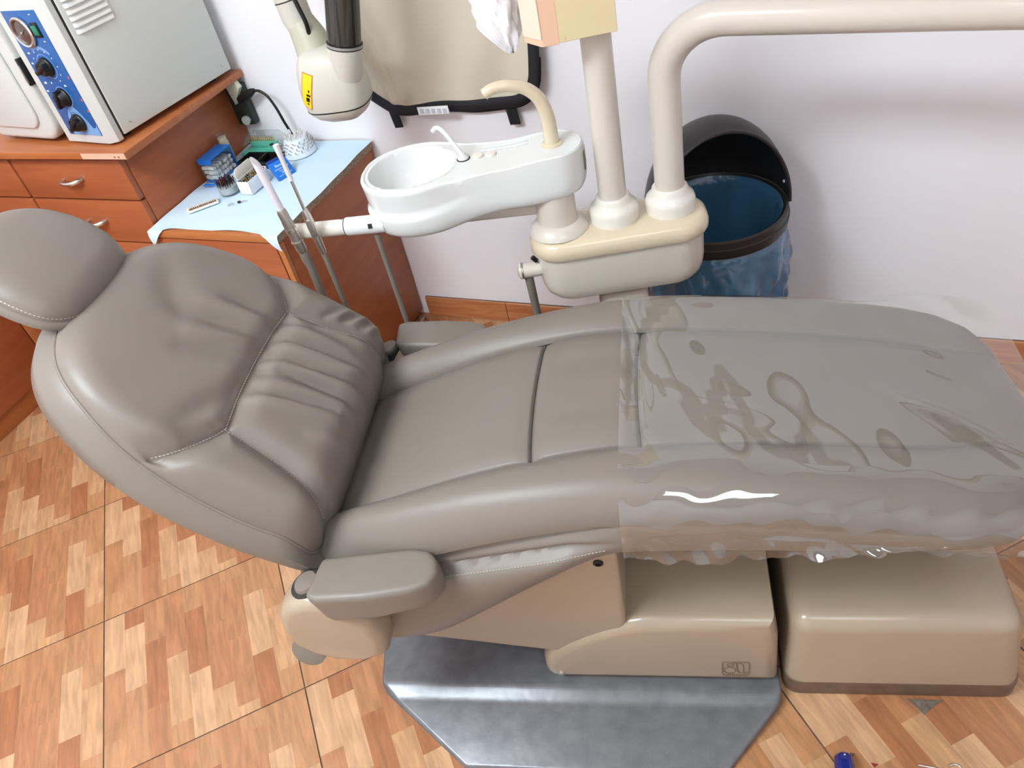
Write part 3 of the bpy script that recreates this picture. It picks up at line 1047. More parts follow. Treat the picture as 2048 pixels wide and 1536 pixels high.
at_ = sh.data.attributes.new('contact', 'FLOAT', 'POINT')
vals = []
for (u, v, z) in vs:
    c = 0.0
    if -0.2 < v < 0.30 and z > 0.60:
        for pl_, ws in CLING:
            for i in range(len(pl_) - 1):
                q, t = seg_dist((u, v), pl_[i], pl_[i + 1])
                w = ws[i] + (ws[i + 1] - ws[i]) * t
                w *= 1 + 0.25 * math.sin(u * 190 + v * 130)
                c = max(c, smooth01((w + 0.0025 - q) / 0.005))
    vals.append(c)
at_.data.foreach_set('value', vals)

# ------------------------------------------------------------------ dental unit beside the chair
UR = math.radians(21.5)
UK = 0.948           # overall size of the unit
UZ = 1.63 * (1 - UK)  # its mounting height
DU = empty('dental_unit', (-0.505 * UK, 1.548 * UK, UZ), UR, 'beige dental unit with white spittoon basin and two upright pipes', 'dental unit')
DU.scale = (UK, UK, UK)
# housing and lid
hx, hy = 0.196, 0.072
hr = []
for dz, s_, in ((0.505, 0.90), (0.515, 0.955), (0.53, 0.985), (0.55, 1.0), (0.64, 1.0)):
    hr.append([(a * s_, b * s_, dz) for a, b in rrect(hx, hy, 0.066, 8, 0.004, 0)])
hs_ = loft('housing', hr, M_BEIGE, DU)
lr = []
for off, z in ((-0.004, 0.622), (0.008, 0.624), (0.011, 0.632), (0.011, 0.645), (0.008, 0.656), (0.002, 0.664), (-0.008, 0.668), (-0.03, 0.669)):
    lr.append([(a, b, z) for a, b in rrect(hx + off, hy + off, min(0.07, hy + off - 0.002), 10, 0.004, 0)])
loft('housing_lid', lr, M_TANLID, DU)
prism('support_post', rrect(0.06, 0.045, 0.02, 4), 0.0005 - UZ / UK, 0.51, M_BEIGE, DU, bev=0.004)
# collars
for cx, prof in ((0.0, [(0.056, 0.668), (0.057, 0.694), (0.054, 0.703), (0.046, 0.709), (0.041, 0.716), (0.0395, 0.724), (0.036, 0.728), (0.030, 0.728)]),
                 (0.129, [(0.056, 0.668), (0.057, 0.692), (0.054, 0.702), (0.047, 0.708), (0.042, 0.716), (0.040, 0.724), (0.037, 0.728), (0.030, 0.728)])):
    lathe('collar', prof, M_OFFWH, DU, n=40, c=(cx, 0.004, 0))
# lamp pole, upright
pole = lathe('lamp_pole', [(0.0315, 0.70), (0.0315, 2.15), (0.028, 2.16)], M_BEIGE, DU, n=36, c=(0.0, 0.004, 0))
# delivery arm: pipe that bends over to the right
def unit_local(p):
    d = Vector((p[0] + 0.505, p[1] - 1.548))
    c, s = math.cos(UR), math.sin(UR)
    return (d.x * c + d.y * s, -d.x * s + d.y * c, p[2])
path = [(-0.386, 1.599, 0.70), (-0.386, 1.599, 0.95)]
ctr = (-0.386 + 0.135, 1.599 - 0.018, 0.965)
for k in range(0, 19):
    a = k / 18 * PI / 2
    path.append((-0.386 + 0.135 * (1 - math.cos(a)), 1.599 - 0.018 * (1 - math.cos(a)), 0.965 + 0.125 * math.sin(a)))
path.append((0.10, 1.545, 1.092)); path.append((0.80, 1.47, 1.094))
tube('delivery_arm', [unit_local(p) for p in path], 0.0335, M_BEIGE, DU, n=28)

# spittoon column, flange and support bar
lathe('column_flange', [(0.070, 0.669), (0.068, 0.676), (0.058, 0.687), (0.051, 0.692), (0.046, 0.693)], M_BEIGE, DU, n=40, c=(-0.131, -0.002, 0))
lathe('column', [(0.046, 0.692), (0.045, 0.80)], M_BEIGE, DU, n=36, c=(-0.131, -0.002, 0))
tube('support_bar', [unit_local((-0.64, 1.51, 0.722)), unit_local((-0.88, 1.445, 0.722))], 0.018, M_BEIGE, DU, n=16)

# basin: plan outline in its own frame (X along the basin, from bowl to deck)
BA = math.radians(16.7)
BAS = (-0.925, 1.428)     # bowl centre in the world
bo = unit_local((BAS[0], BAS[1], 0))
BROT = BA - UR
def bw(x):   # half width of the basin at distance x from the bowl centre
    t = [(-0.127, 0.0), (-0.124, 0.030), (-0.115, 0.056), (-0.095, 0.085), (-0.06, 0.110), (-0.02, 0.122), (0.02, 0.122), (0.06, 0.113), (0.10, 0.098), (0.15, 0.084),
         (0.20, 0.077), (0.28, 0.074), (0.33, 0.071), (0.355, 0.062), (0.373, 0.045), (0.383, 0.022), (0.387, 0.0)]
    return sinterp(t, x)
ZR = 0.862
def btop(x, y):   # height of the rim / deck
    z = 0.8585 + 0.004 * smooth01((0.12 - x) / 0.1) + 0.010 * smooth01((x - 0.20) / 0.12)
    return z
ol = []
xs = [-0.127 + 0.514 * (0.5 - 0.5 * math.cos(PI * k / 70)) for k in range(71)]
ol = [(x, -max(0.0, bw(x))) for x in xs] + [(x, max(0.0, bw(x))) for x in reversed(xs[1:-1])]
def bring(f, zf, shift=0.0):
    out = []
    for x, y in ol:
        cx = min(max(x, 0.0), 0.31)
        px_, py_ = cx + (x - cx) * f, y * f
        out.append((px_, py_, zf(px_, py_)))
    return out
def zbot(x):     # the bowl hangs lower than the deck
    return 0.737 + 0.018 * smooth01((x - 0.04) / 0.16) + 0.010 * smooth01((x - 0.24) / 0.12)
def ledge(x, q):  # shallow moulded wave line round the bowl
    return 0.010 * smooth01((0.20 - x) / 0.16)
brings = []
for q, f in ((1.0, 0.30), (1.0, 0.62), (0.985, 0.80), (0.94, 0.90), (0.86, 0.955), (0.74, 0.985), (0.66, 0.992), (0.60, 0.996)):
    brings.append(bring(f, lambda x, y, q=q: btop(x, y) + (zbot(x) - btop(x, y)) * q))
def lring(f0, df, q):
    out = []
    for x, y in ol:
        f = f0 - df * smooth01((0.17 - x) / 0.12)
        cx = min(max(x, 0.0), 0.31)
        px_, py_ = cx + (x - cx) * f, y * f
        qq = q - 0.10 * smooth01((x + 0.02) / 0.2)
        out.append((px_, py_, btop(px_, py_) + (zbot(px_) - btop(px_, py_)) * qq))
    return out
brings.append(lring(0.998, 0.012, 0.55))
brings.append(lring(0.999, 0.055, 0.50))
brings.append(lring(0.999, 0.058, 0.40))
brings.append(lring(0.995, 0.040, 0.22))
brings.append(lring(0.985, 0.025, 0.12))
brings.append(bring(0.965, lambda x, y: btop(x, y) - 0.004))
brings.append(bring(0.935, lambda x, y: btop(x, y)))
# inner side: bowl interior for x < 0.12, flat deck beyond
def inner(f, depth, flat):
    out = []
    for x, y in ol:
        cx = min(max(x, 0.0), 0.31)
        if x > 0.095:
            k = smooth01((x - 0.095) / 0.01)
        else:
            k = 0
        px_, py_ = cx + (x - cx) * f, y * f
        z = btop(px_, py_) - 0.005 * (1 if f < 0.9 else 0)
        out.append((px_, py_, z))
    return out
for f in (0.90, 0.88, 0.86):
    brings.append(bring(f, lambda x, y, f=f: btop(x, y) - (0.9 - f) * 0.15))
outer = loft('basin', brings, M_WHITE, DU, cap0=True, cap1=False, loc=(bo[0], bo[1], 0), rot=(0, 0, BROT), smooth=50)
outer['label'] = 'white spittoon basin with oval bowl and sloping deck'
# bowl interior (a dished shell) and deck surface as one mesh that meets the rim
ir = bring(0.862, lambda x, y: btop(x, y) - 0.005)
NX, NYY = 120, 48
vs, fs = [], []
def top_inner(x, y):
    d = math.hypot((x - (-0.006)) / 0.099, y / 0.097)
    z = btop(x, y) - 0.0030
    dep = 0.082
    if d < 1.0:
        # steep wall then round floor
        z -= dep * (1 - d ** 5.0) ** 0.8
    if x > 0.05:
        z += 0.0
    return z
x0, x1 = -0.127 * 0.888, 0.31 + 0.077 * 0.888
for i in range(NX + 1):
    x = x0 + (x1 - x0) * (0.5 - 0.5 * math.cos(PI * i / NX))
    cxx = x / 0.888 if x < 0 else (x if x < 0.31 else 0.31 + (x - 0.31) / 0.888)
    w = max(0.0, bw(cxx)) * 0.888
    for j in range(NYY + 1):
        y = w * math.sin((j / NYY - 0.5) * PI)
        vs.append((x, y, top_inner(x, y)))
for i in range(NX):
    for j in range(NYY):
        a = i * (NYY + 1) + j
        fs.append((a, a + NYY + 1, a + NYY + 2, a + 1))
raw(vs, fs, 'bowl_and_deck', M_WHITE, outer, smooth=60)
# small fittings on the deck
def on_deck(name, x, y, prof, m, rot=(0, 0, 0)):
    return lathe(name, prof, m, outer, n=28, c=(0, 0, 0), loc=(x, y, btop(x, y) - 0.0034), rot=rot)
on_deck('rinse_socket', 0.115, 0.012, [(0.013, 0.0), (0.013, 0.004), (0.010, 0.008), (0.006, 0.013), (0.0055, 0.016)], M_WHITE)
on_deck('socket_ring', 0.115, 0.012, [(0.0155, 0.0), (0.0155, 0.0015), (0.0135, 0.002)], M_SEAMDK)
for xx in (0.148, 0.178):
    on_deck('push_button', xx, 0.014, [(0.0125, 0.0), (0.0125, 0.0035), (0.011, 0.0055), (0.0005, 0.0065)], M_OFFWH)
tube('rinse_spout', [(p.x, p.y, p.z) for p in catmull([(0.115, 0.012, 0.866), (0.103, 0.018, 0.885), (0.088, 0.026, 0.908), (0.076, 0.032, 0.922), (0.064, 0.036, 0.926), (0.055, 0.037, 0.918)], 6)], 0.0052, M_WHITE, outer, n=12)
for yy in (0.036, 0.052):
    tube('deck_rib', [(x, yy - 0.02 * smooth01((x - 0.15) / 0.4), btop(x, yy) - 0.0015) for x in [0.150 + 0.0125 * k for k in range(10)]], [0.0008] + [0.0022] * 8 + [0.0008], M_WHITE, outer, n=8)
# cup filler spout: tall beige gooseneck on the deck
g0 = (0.318, 0.0)
fp = catmull([(0.318, 0.004, 0.862), (0.318, 0.004, 0.90), (0.316, 0.003, 0.935), (0.305, 0.0, 0.972), (0.280, -0.004, 0.999), (0.245, -0.010, 1.012), (0.215, -0.014, 1.012), (0.196, -0.016, 1.004)], 7)
tube('cup_filler_spout', [(p.x, p.y, p.z) for p in fp], [0.0165 - 0.0045 * smooth01(k / (len(fp) - 1) * 1.1) for k in range(len(fp))], M_TANLID, outer, n=20)
lathe('spout_collar', [(0.024, 0.860), (0.024, 0.868), (0.019, 0.872), (0.015, 0.872)], M_TANLID, outer, n=28, c=(0.318, 0.004, 0))
bbox('end_grille', 0.380, 0.3865, -0.022, 0.022, 0.806, 0.848, M_HOSE, outer, bev=0.002)
for xx, yy in ((-0.02, -0.07), (0.21, -0.03)):
    lathe('underside_stud', [(0.010, zbot(xx) - 0.006), (0.010, zbot(xx) + 0.01)], M_HOSE, outer, n=14, c=(xx, yy, 0))

# handpiece holder bar fixed to the basin
h0, h1 = Vector(unit_local((-1.205, 1.279, 0.770))), Vector(unit_local((-0.985, 1.328, 0.772)))
hd = (h1 - h0)
def along(t): return tuple(h0 + hd * t)
tube('holder_arm', [along(t) for t in (0.0, 0.03, 0.55, 0.60)], [0.012, 0.0185, 0.0185, 0.0165], M_OFFWH, DU, n=20)
tube('holder_sleeve', [along(t) for t in (0.58, 0.605, 0.625, 0.97, 1.05)], [0.0155, 0.0195, 0.0215, 0.0215, 0.0215], M_WHITE, DU, n=20)
tube('holder_joint', [along(0.621), along(0.629)], 0.0219, M_SEAMDK, DU, n=20)
sq = along(0.90)
bbox('sleeve_slot', -0.005, 0.005, -0.003, 0.003, -0.0055, 0.0055, M_BLACK, DU, bev=0, loc=(sq[0], sq[1] - 0.0185, sq[2] + 0.006), rot=(math.radians(-20), 0, 0))

# drain valve on the left of the housing with its hose
vl = Vector((-0.235, -0.02, 0.575))
lathe('drain_valve', [(0.0005, -0.002), (0.010, -0.0015), (0.019, 0.004), (0.0205, 0.009), (0.0185, 0.010), (0.0185, 0.060)], M_BEIGE, DU, n=26, loc=(-0.245, -0.015, 0.575), rot=(0, PI / 2, 0))
lathe('valve_ring', [(0.0198, 0.0), (0.0203, 0.0015), (0.0198, 0.003)], M_STEEL, DU, n=26, loc=(-0.2345, -0.015, 0.575), rot=(0, PI / 2, 0))
tube('drain_hose', [(-0.222, -0.015, 0.560), (-0.221, -0.015, 0.52), (-0.218, -0.013, 0.40), (-0.205, -0.005, 0.20), (-0.15, 0.0, -0.05), (-0.06, 0.0, -0.078)], [0.011, 0.0105, 0.0095, 0.0095, 0.0095, 0.0095], M_HOSE, DU, n=14)
tube('hinge_pin', [(-0.205, -0.02, 0.612), (-0.196, -0.02, 0.600)], 0.006, M_BLACK, DU, n=10)

# ------------------------------------------------------------------ suction handpieces hanging in the holder
HPX, HPY = -1.178 * UK, 1.272 * UK
t = empty('suction_handpiece', (HPX, HPY, 0.0), math.radians(12), 'thick suction handpiece with wide white angled tip and metal grip', 'handpiece')
def lean(z): return (-0.10 * (z - 0.77) * UK, -0.019, z * UK + UZ)
tube('grip', [lean(z) for z in (0.735, 0.742, 0.775, 0.80, 0.815, 0.822, 0.84, 0.848)], [0.0100, 0.0120, 0.0120, 0.0120, 0.0120, 0.0110, 0.0110, 0.0090], M_STEEL, t, n=22)
tube('grip_collar', [lean(0.792), lean(0.800)], 0.0131, M_CHROME, t, n=22)
tube('grip_ring', [lean(0.762), lean(0.766)], 0.0136, M_CHROME, t, n=22)
tip = tube_rings([lean(z) for z in (0.845, 0.86, 0.90, 0.94, 0.965)], [0.0076, 0.0084, 0.0084, 0.0084, 0.0084], 20)
tip[-1] = [(p[0], p[1], p[2] - 1.5 * (p[0] - lean(0.965)[0])) for p in tip[-1]]
loft('suction_tip', tip, M_SUCT, t, smooth=50)
tube('hose', [lean(0.74), lean(0.722), lean(0.715), lean(0.69), (0.006, -0.018, 0.55), (0.01, 0.03, 0.28), (0.08, 0.14, 0.03), (0.20, 0.20, 0.012), (0.36, 0.22, 0.0105)], [0.009, 0.011, 0.011, 0.009, 0.009, 0.009, 0.009, 0.009, 0.009], M_HOSE, t, n=14)

t = empty('saliva_ejector', (-1.128 * UK, 1.284 * UK, 0.0), math.radians(12), 'thin saliva ejector handpiece with slender metal tube and pale tip', 'handpiece')
def lean2(z): return (-0.04 * (z - 0.77), -0.020, z * UK + UZ)
tube('grip', [lean2(z) for z in (0.726, 0.735, 0.77, 0.80, 0.83, 0.842)], [0.006, 0.008, 0.009, 0.010, 0.0085, 0.006], M_CHROME, t, n=20)
lz = lean2(0.80)
bbox('lever', -0.003, 0.009, -0.0330, -0.0275, lz[2] - 0.022, lz[2] + 0.02, M_STEEL, t, bev=0.002)
tube('metal_tube', [lean2(0.84), lean2(0.925)], 0.0036, M_CHROME, t, n=14)
tube('soft_tip', [lean2(0.915), lean2(0.965), lean2(0.985), lean2(0.998)], [0.0052, 0.0048, 0.0062, 0.0062], M_SUCT, t, n=14)
tube('hose', [lean2(0.73), lean2(0.70), (0.006, -0.019, 0.55), (0.014, 0.035, 0.28), (0.09, 0.15, 0.03), (0.20, 0.235, 0.010), (0.36, 0.25, 0.0085)], 0.0060, M_HOSE, t, n=12)

t = tube('dangling_hose', [(-1.000 * UK, 1.318 * UK, 0.792), (-1.000 * UK, 1.320 * UK, 0.70), (-0.955, 1.262, 0.5), (-0.952, 1.268, 0.30), (-0.93, 1.29, 0.09), (-0.86, 1.36, 0.012), (-0.72, 1.44, 0.010)], 0.0060, M_HOSE, n=12)
tag(t, 'single grey hose hanging from the holder in front of the low cabinet', 'hose')

# ------------------------------------------------------------------ tissue box on the pole
TB_ = empty('tissue_box', (-0.505 * UK, 1.545 * UK, 1.118 * UK + UZ), math.radians(24), 'peach and cream yellow cardboard tissue box fixed to the pole', 'tissue box')
TB_.scale = (UK, UK, UK)
bbox('box_body', -0.075, 0.036, -0.070, -0.034, -0.012, 0.20, M_YELCARD, TB_, bev=0.001, seg=1)
prism('box_front', [(-0.075, -0.070), (-0.075, -0.034), (-0.135, -0.012), (-0.138, -0.022), (-0.110, -0.067), (-0.106, -0.070)], -0.014, 0.20, M_PEACH, TB_, bev=0.001, seg=1)
prism('box_chamfer', [(-0.1065, -0.0705), (-0.1385, -0.0225), (-0.1395, -0.0235), (-0.1275, -0.0450), (-0.1085, -0.0715)], 0.0, 0.20, M_PEACHL, TB_)
lathe('box_rivet', [(0.004, 0), (0.004, 0.001), (0.001, 0.0016)], M_YELCARD, TB_, n=12, loc=(-0.066, -0.070, -0.004), rot=(PI / 2, 0, 0))
# tissue pulled out of the box
TI = Vector((-0.688 * UK, 1.512 * UK, 1.118 * UK + UZ))
rings = []
prof = [(0.105, 0.010, 0.014, 0.082), (0.112, 0.016, 0.018, 0.052), (0.110, 0.030, 0.022, 0.024), (0.09, 0.042, 0.026, 0.0), (0.05, 0.046, 0.028, -0.002), (0.015, 0.040, 0.024, 0.0), (-0.015, 0.026, 0.018, 0.006), (-0.035, 0.014, 0.010, 0.012), (-0.042, 0.004, 0.004, 0.014)]
pp = []
for i in range(len(prof) - 1):
    for k in range(4):
        pp.append([prof[i][q] + (prof[i + 1][q] - prof[i][q]) * k / 4 for q in range(4)])
pp.append(prof[-1])
for ri, (z, a, b, sx) in enumerate(pp):
    ring = []
    for k in range(44):
        an = 2 * PI * k / 44
        f = 1 + 0.14 * math.sin(5 * an + z * 30) + 0.10 * math.sin(9 * an - z * 55) + 0.05 * math.sin(17 * an + z * 90)
        ring.append((a * f * math.cos(an) + sx, b * f * math.sin(an) - 0.62 * max(0.0, sx - 0.014), z + 0.006 * math.sin(7 * an + 2)))
    rings.append(ring)
o = loft('tissue', rings, M_PAPER, None, loc=TI, rot=(0, 0, math.radians(15)), smooth=40)
tag(o, 'crumpled white tissue hanging out of the peach box', 'tissue')

# ------------------------------------------------------------------ waste bin with hooded lid
BC = (-0.315, 1.772)
BN = empty('waste_bin', (BC[0], BC[1], 0), 0, 'dark round waste bin with open domed hood beside the white wall', 'waste bin')
lathe('bin_body', [(0.135, 0.0005), (0.140, 0.01), (0.158, 0.50), (0.160, 0.525), (0.154, 0.525), (0.135, 0.02), (0.0005, 0.018)], M_DKBROWN, BN, n=48)
lathe('bin_rim', [(0.160, 0.525), (0.1735, 0.528), (0.1755, 0.538), (0.1765, 0.552), (0.1735, 0.554), (0.173, 0.570), (0.167, 0.574), (0.162, 0.568), (0.160, 0.54)], M_DKBROWN, BN, n=64, cap0=False, cap1=False)
# hood: dome shell behind an upright opening plane
def hood_ring_set(R, HZ, zb):
    return None
op = math.radians(-62)          # direction the opening faces
nx_, ny_ = math.cos(op), math.sin(op)
NA, NB = 60, 26
def hood_pt(i, j, R, HZ):
    # j: 0 edge at the opening plane -> 1 deep at the back ; i: along the arch from one pivot over the top to the other
    a = PI * i / NA                # 0..pi across the arch
    b = (PI / 2 + 0.30) * j / NB - 0.30    # -0.30 opening edge (slightly forward) .. pi/2 back
    x = R * math.cos(a) * math.cos(b) if b > 0 else R * math.cos(a) * math.cos(b)
    fwd = -R * math.sin(b)
    z = HZ * math.sin(a) * math.cos(b)
    # tangent direction of the opening plane
    tx_, ty_ = -ny_, nx_
    return (tx_ * x + nx_ * fwd, ty_ * x + ny_ * fwd, 0.572 + z)
vs, fs = [], []
for (R, HZ, flip) in ((0.176, 0.225, False), (0.171, 0.219, True)):
    o0 = len(vs)
    for i in range(NA + 1):
        for j in range(NB + 1):
            vs.append(hood_pt(i, j, R, HZ))
    for i in range(NA):
        for j in range(NB):
            a = o0 + i * (NB + 1) + j
            q = (a, a + 1, a + NB + 2, a + NB + 1)
            fs.append(q[::-1] if flip else q)
n1 = (NA + 1) * (NB + 1)
for i in range(NA):
    a = i * (NB + 1)
    fs.append((a, a + NB + 1, n1 + a + NB + 1, n1 + a))
hood = raw(vs, fs, 'hood', M_DKBROWN, BN, smooth=50, recalc=True)
edge = [hood_pt(i, 0, 0.1755, 0.2245) for i in range(NA + 1)]
tube('hood_edge', edge, 0.0045, M_DKBROWN, hood, n=8)
for s_ in (1,):
    p = hood_pt(2, 3, 0.171, 0.219)
    lathe('hood_rivet', [(0.004, 0), (0.004, 0.002), (0.001, 0.003)], M_PRINT, hood, n=12, loc=(p[0] * 0.985, p[1] * 0.985, p[2] + 0.012), rot=(PI / 2, 0, math.radians(-60)))

# blue liner: inner film and the part hanging outside
rings = []
N = 240
def bagr(k, z, amp):
    an = 2 * PI * k / N
    tri = lambda t: abs(((t / (2 * PI)) % 1.0) * 4 - 2) - 1
    return 1 + amp * (0.55 * tri(9 * an + z * 22) + 0.45 * tri(17 * an - z * 41 + 1) + 0.35 * math.sin(5 * an + 17 * z) + 0.25 * tri(29 * an + z * 60))
inn = [(0.05, 0.10, 0.10), (0.11, 0.13, 0.06), (0.126, 0.28, 0.04), (0.143, 0.40, 0.02), (0.151, 0.50, 0.006), (0.1535, 0.54, 0.002), (0.1580, 0.567, 0.0), (0.1600, 0.569, 0.0)]
outp = [(0.1645, 0.523, 0.0), (0.170, 0.512, 0.010)] + [(0.172 + 0.010 * math.sin(PI * k / 14), 0.50 - 0.0148 * k, 0.02 + 0.0055 * k) for k in range(15)]
for r, z, am in inn:
    rings.append([(r * bagr(k, z, am) * math.cos(2 * PI * k / N), r * bagr(k, z, am) * math.sin(2 * PI * k / N), z) for k in range(N)])
BG = empty('bin_liner', (BC[0], BC[1], 0), 0, 'translucent blue plastic liner inside and around the dark bin', 'bin liner')
loft('inner_film', rings, M_BAG, BG, cap0=True, cap1=False, smooth=60)
rings = []
for r, z, am in outp:
    rings.append([(r * bagr(k, z, am) * math.cos(2 * PI * k / N), min(0.172, r * bagr(k, z, am) * math.sin(2 * PI * k / N)), z + 0.02 * (0.6 - z) * math.sin(9 * 2 * PI * k / N)) for k in range(N)])
loft('outer_film', rings, M_BAG, BG, cap0=False, cap1=False, smooth=60)

# ------------------------------------------------------------------ fitted cabinets on the left
CB = empty('drawer_cabinet', (-2.40, 1.70, 0), 0, 'orange wood drawer cabinet with curved metal handles under the steriliser', 'cabinet')
cx0, cy0 = -2.40, 1.70
def cbb(name, x0, x1, y0, y1, z0, z1, m, parent=CB, bev=0.002, o=(cx0, cy0)):
    return bbox(name, x0 - o[0], x1 - o[0], y0 - o[1], y1 - o[1], z0, z1, m, parent, bev)
cbb('carcass', -3.155, -1.834, 1.462, 1.946, 0.08, 0.881, M_WOOD)
cbb('plinth', -3.15, -1.84, 1.475, 1.94, 0.0005, 0.08, M_WOODE)
def handle(parent, x, y, z, vertical=False):
    pts = catmull([(-0.036, 0.0, 0.0), (-0.034, -0.014, 0.0), (-0.018, -0.022, -0.002), (0.012, -0.024, 0.000), (0.030, -0.016, 0.003), (0.037, -0.004, 0.004), (0.038, 0.0, 0.004)], 5)
    return tube('handle', [(p.x, p.y, p.z) for p in pts], [0.0055 + 0.0015 * math.sin(PI * k / (len(pts) - 1)) for k in range(len(pts))], M_CHROME, parent, n=12, loc=(x, y, z))
for (xa, xb) in ((-2.266, -1.836), (-2.615, -2.275)):
    zt = 0.866
    for hgt in (0.122, 0.136, 0.136, 0.200, 0.176):
        d = cbb('drawer', xa, xb, 1.440, 1.461, zt - hgt, zt, M_WOOD, bev=0.003)
        handle(d, (xa + xb) / 2 - cx0, 1.440 - cy0, zt - hgt / 2)
        zt -= hgt + 0.005

WT = tag(prism('worktop', [(-3.155, 1.946), (-3.155, -0.90), (-2.585, -0.90), (-2.585, 1.412), (-1.765, 1.412), (-1.765, 1.946)], 0.8825, 0.903, M_WOODT, bev=0.002, seg=2),
         'brown laminate worktop with worn taped corner', 'worktop')
tp = bbox('tape_patch', -1.925, -1.767, 1.4108, 1.4117, 0.8845, 0.9005, mat('pinkish_tape', (214, 176, 152), 0.6), WT, bev=0)
for q in ((-1.805, 0.891), (-1.79, 0.891)):
    lathe('tack', [(0.0022, 0), (0.0022, 0.0008)], M_BROWN, WT, n=10, loc=(q[0], 1.4108, q[1]), rot=(PI / 2, 0, 0))

LC = empty('side_cabinet', (-2.90, 0.25, 0), 0, 'orange wood cabinet with plain doors along the left wall', 'cabinet')
lo_ = (-2.90, 0.25)
cbb('carcass', -3.155, -2.636, -0.895, 1.436, 0.078, 0.881, M_WOOD, LC, 0.002, lo_)
cbb('plinth', -3.15, -2.640, -0.89, 1.436, 0.0005, 0.078, M_WOODE, LC, 0.001, lo_)
cbb('filler_strip', -2.636, -2.6185, 1.362, 1.436, 0.082, 0.872, M_WOODE, LC, 0.002, lo_)
for (ya, yb) in ((0.92, 1.358), (0.47, 0.915), (0.02, 0.465), (-0.43, 0.015), (-0.89, -0.435)):
    d = cbb('door', -2.6355, -2.618, ya, yb, 0.082, 0.872, M_WOOD, LC, 0.003, lo_)

# ------------------------------------------------------------------ low cabinet with the paper cover
LW = empty('low_cabinet', (-1.607, 1.69, 0), 0, 'low orange wood cabinet with chipped right edge beside the drawers', 'cabinet')
lo2 = (-1.607, 1.69)
cbb('carcass', -1.829, -1.386, 1.432, 1.946, 0.022, 0.644, M_WOOD, LW, 0.002, lo2)
cbb('door', -1.825, -1.406, 1.414, 1.431, 0.03, 0.640, M_WOOD, LW, 0.002, lo2)
cbb('front_edge_strip', -1.404, -1.386, 1.416, 1.431, 0.03, 0.640, M_WOODE, LW, 0.002, lo2)
cbb('top_board', -1.829, -1.384, 1.408, 1.946, 0.645, 0.6672, M_WOODE, LW, 0.002, lo2)
cbb('chipped_edge', -1.3842, -1.3815, 1.412, 1.944, 0.6455, 0.6665, M_CHIP, LW, 0, lo2)
for fx in (-1.80, -1.42):
    for fy in (1.47, 1.90):
        lathe('foot', [(0.018, 0.0005), (0.018, 0.022)], M_BLACK, LW, n=14, c=(fx - lo2[0], fy - lo2[1], 0))

# pale blue paper cover, corners drooping over the front
NXs, NYs = 110, 120
vs, fs = [], []
for i in range(NXs + 1):
    x = -1.828 + (0.452) * i / NXs
    fx = i / NXs
    corner = max(math.exp(-(fx / 0.085) ** 2), math.exp(-((1 - fx) / 0.075) ** 2))
    drop = max(0.0, 0.050 * corner - 0.006)
    yf = 1.4045 if drop > 0 else 1.4045 + 0.020 * smooth01((0.12 - corner) / 0.12) * math.sin(PI * fx) + 0.003 * math.sin(9 * fx)
    yf = max(yf, 1.4045)
    total = 1.944 - yf + drop
    for j in range(NYs + 1):
        sl = total * (j / NYs) ** 1.35
        if sl < drop:
            y = 1.4040 - 0.004 * math.sin(PI * (drop - sl) / 0.05)
            z = 0.6692 - (drop - sl)
        else:
            y = yf + (sl - drop)
            z = 0.6692 + 0.0010 * math.sin(x * 31 + y * 17) + 0.0008 * math.sin(y * 43 - x * 21) + 0.003 * math.exp(-((y - yf) / 0.02) ** 2) * math.sin(fx * 11 + 0.5) * (1 - corner)
            z = max(z, 0.6678)
        vs.append((x + 1.60, y - 1.69, z))
for i in range(NXs):
    for j in range(NYs):
        a = i * (NYs + 1) + j
        fs.append((a, a + NYs + 1, a + NYs + 2, a + 1))
pc = raw(vs, fs, 'paper_cover', M_SHEET, None, (-1.60, 1.69, 0), None, smooth=60)
tag(pc, 'pale blue disposable paper cover spread over the low cabinet', 'paper cover')

# ------------------------------------------------------------------ steriliser on the worktop
AR = math.radians(-6.5)
AU = empty('autoclave', (-1.814, 1.455, 0.9035), AR, 'grey tabletop steriliser with blue control panel and three black knobs', 'autoclave')
AW, AD, AH = 0.46, 0.455, 0.40     # width to the left, depth, height
bbox('casing', -AW, 0.0, 0.026, AD, 0.016, AH, M_AUTO, AU, bev=0.004)
bbox('casing_gap', -AW + 0.003, -0.003, 0.020, 0.027, 0.020, AH - 0.004, M_SEAMDK, AU, bev=0)
for fx in (-0.05, -AW + 0.05):
    for fy in (0.06, AD - 0.05):
        lathe('foot', [(0.016, 0.0), (0.016, 0.017)], M_BLACK, AU, n=14, c=(fx, fy, 0))
# front moulding round the control panel (panel recessed and leaning)
fp_ = prism('front_frame', [(-0.004, 0.020), (-0.004, 0.004), (-0.026, -0.012), (-0.196, -0.012), (-0.206, 0.0), (-0.206, 0.020)], 0.006, AH, M_AUTOF, AU, bev=0.003)
bbox('panel_plate', -0.170, -0.036, -0.0138, -0.0118, 0.030, 0.350, M_BLUEP, fp_, bev=0.001)
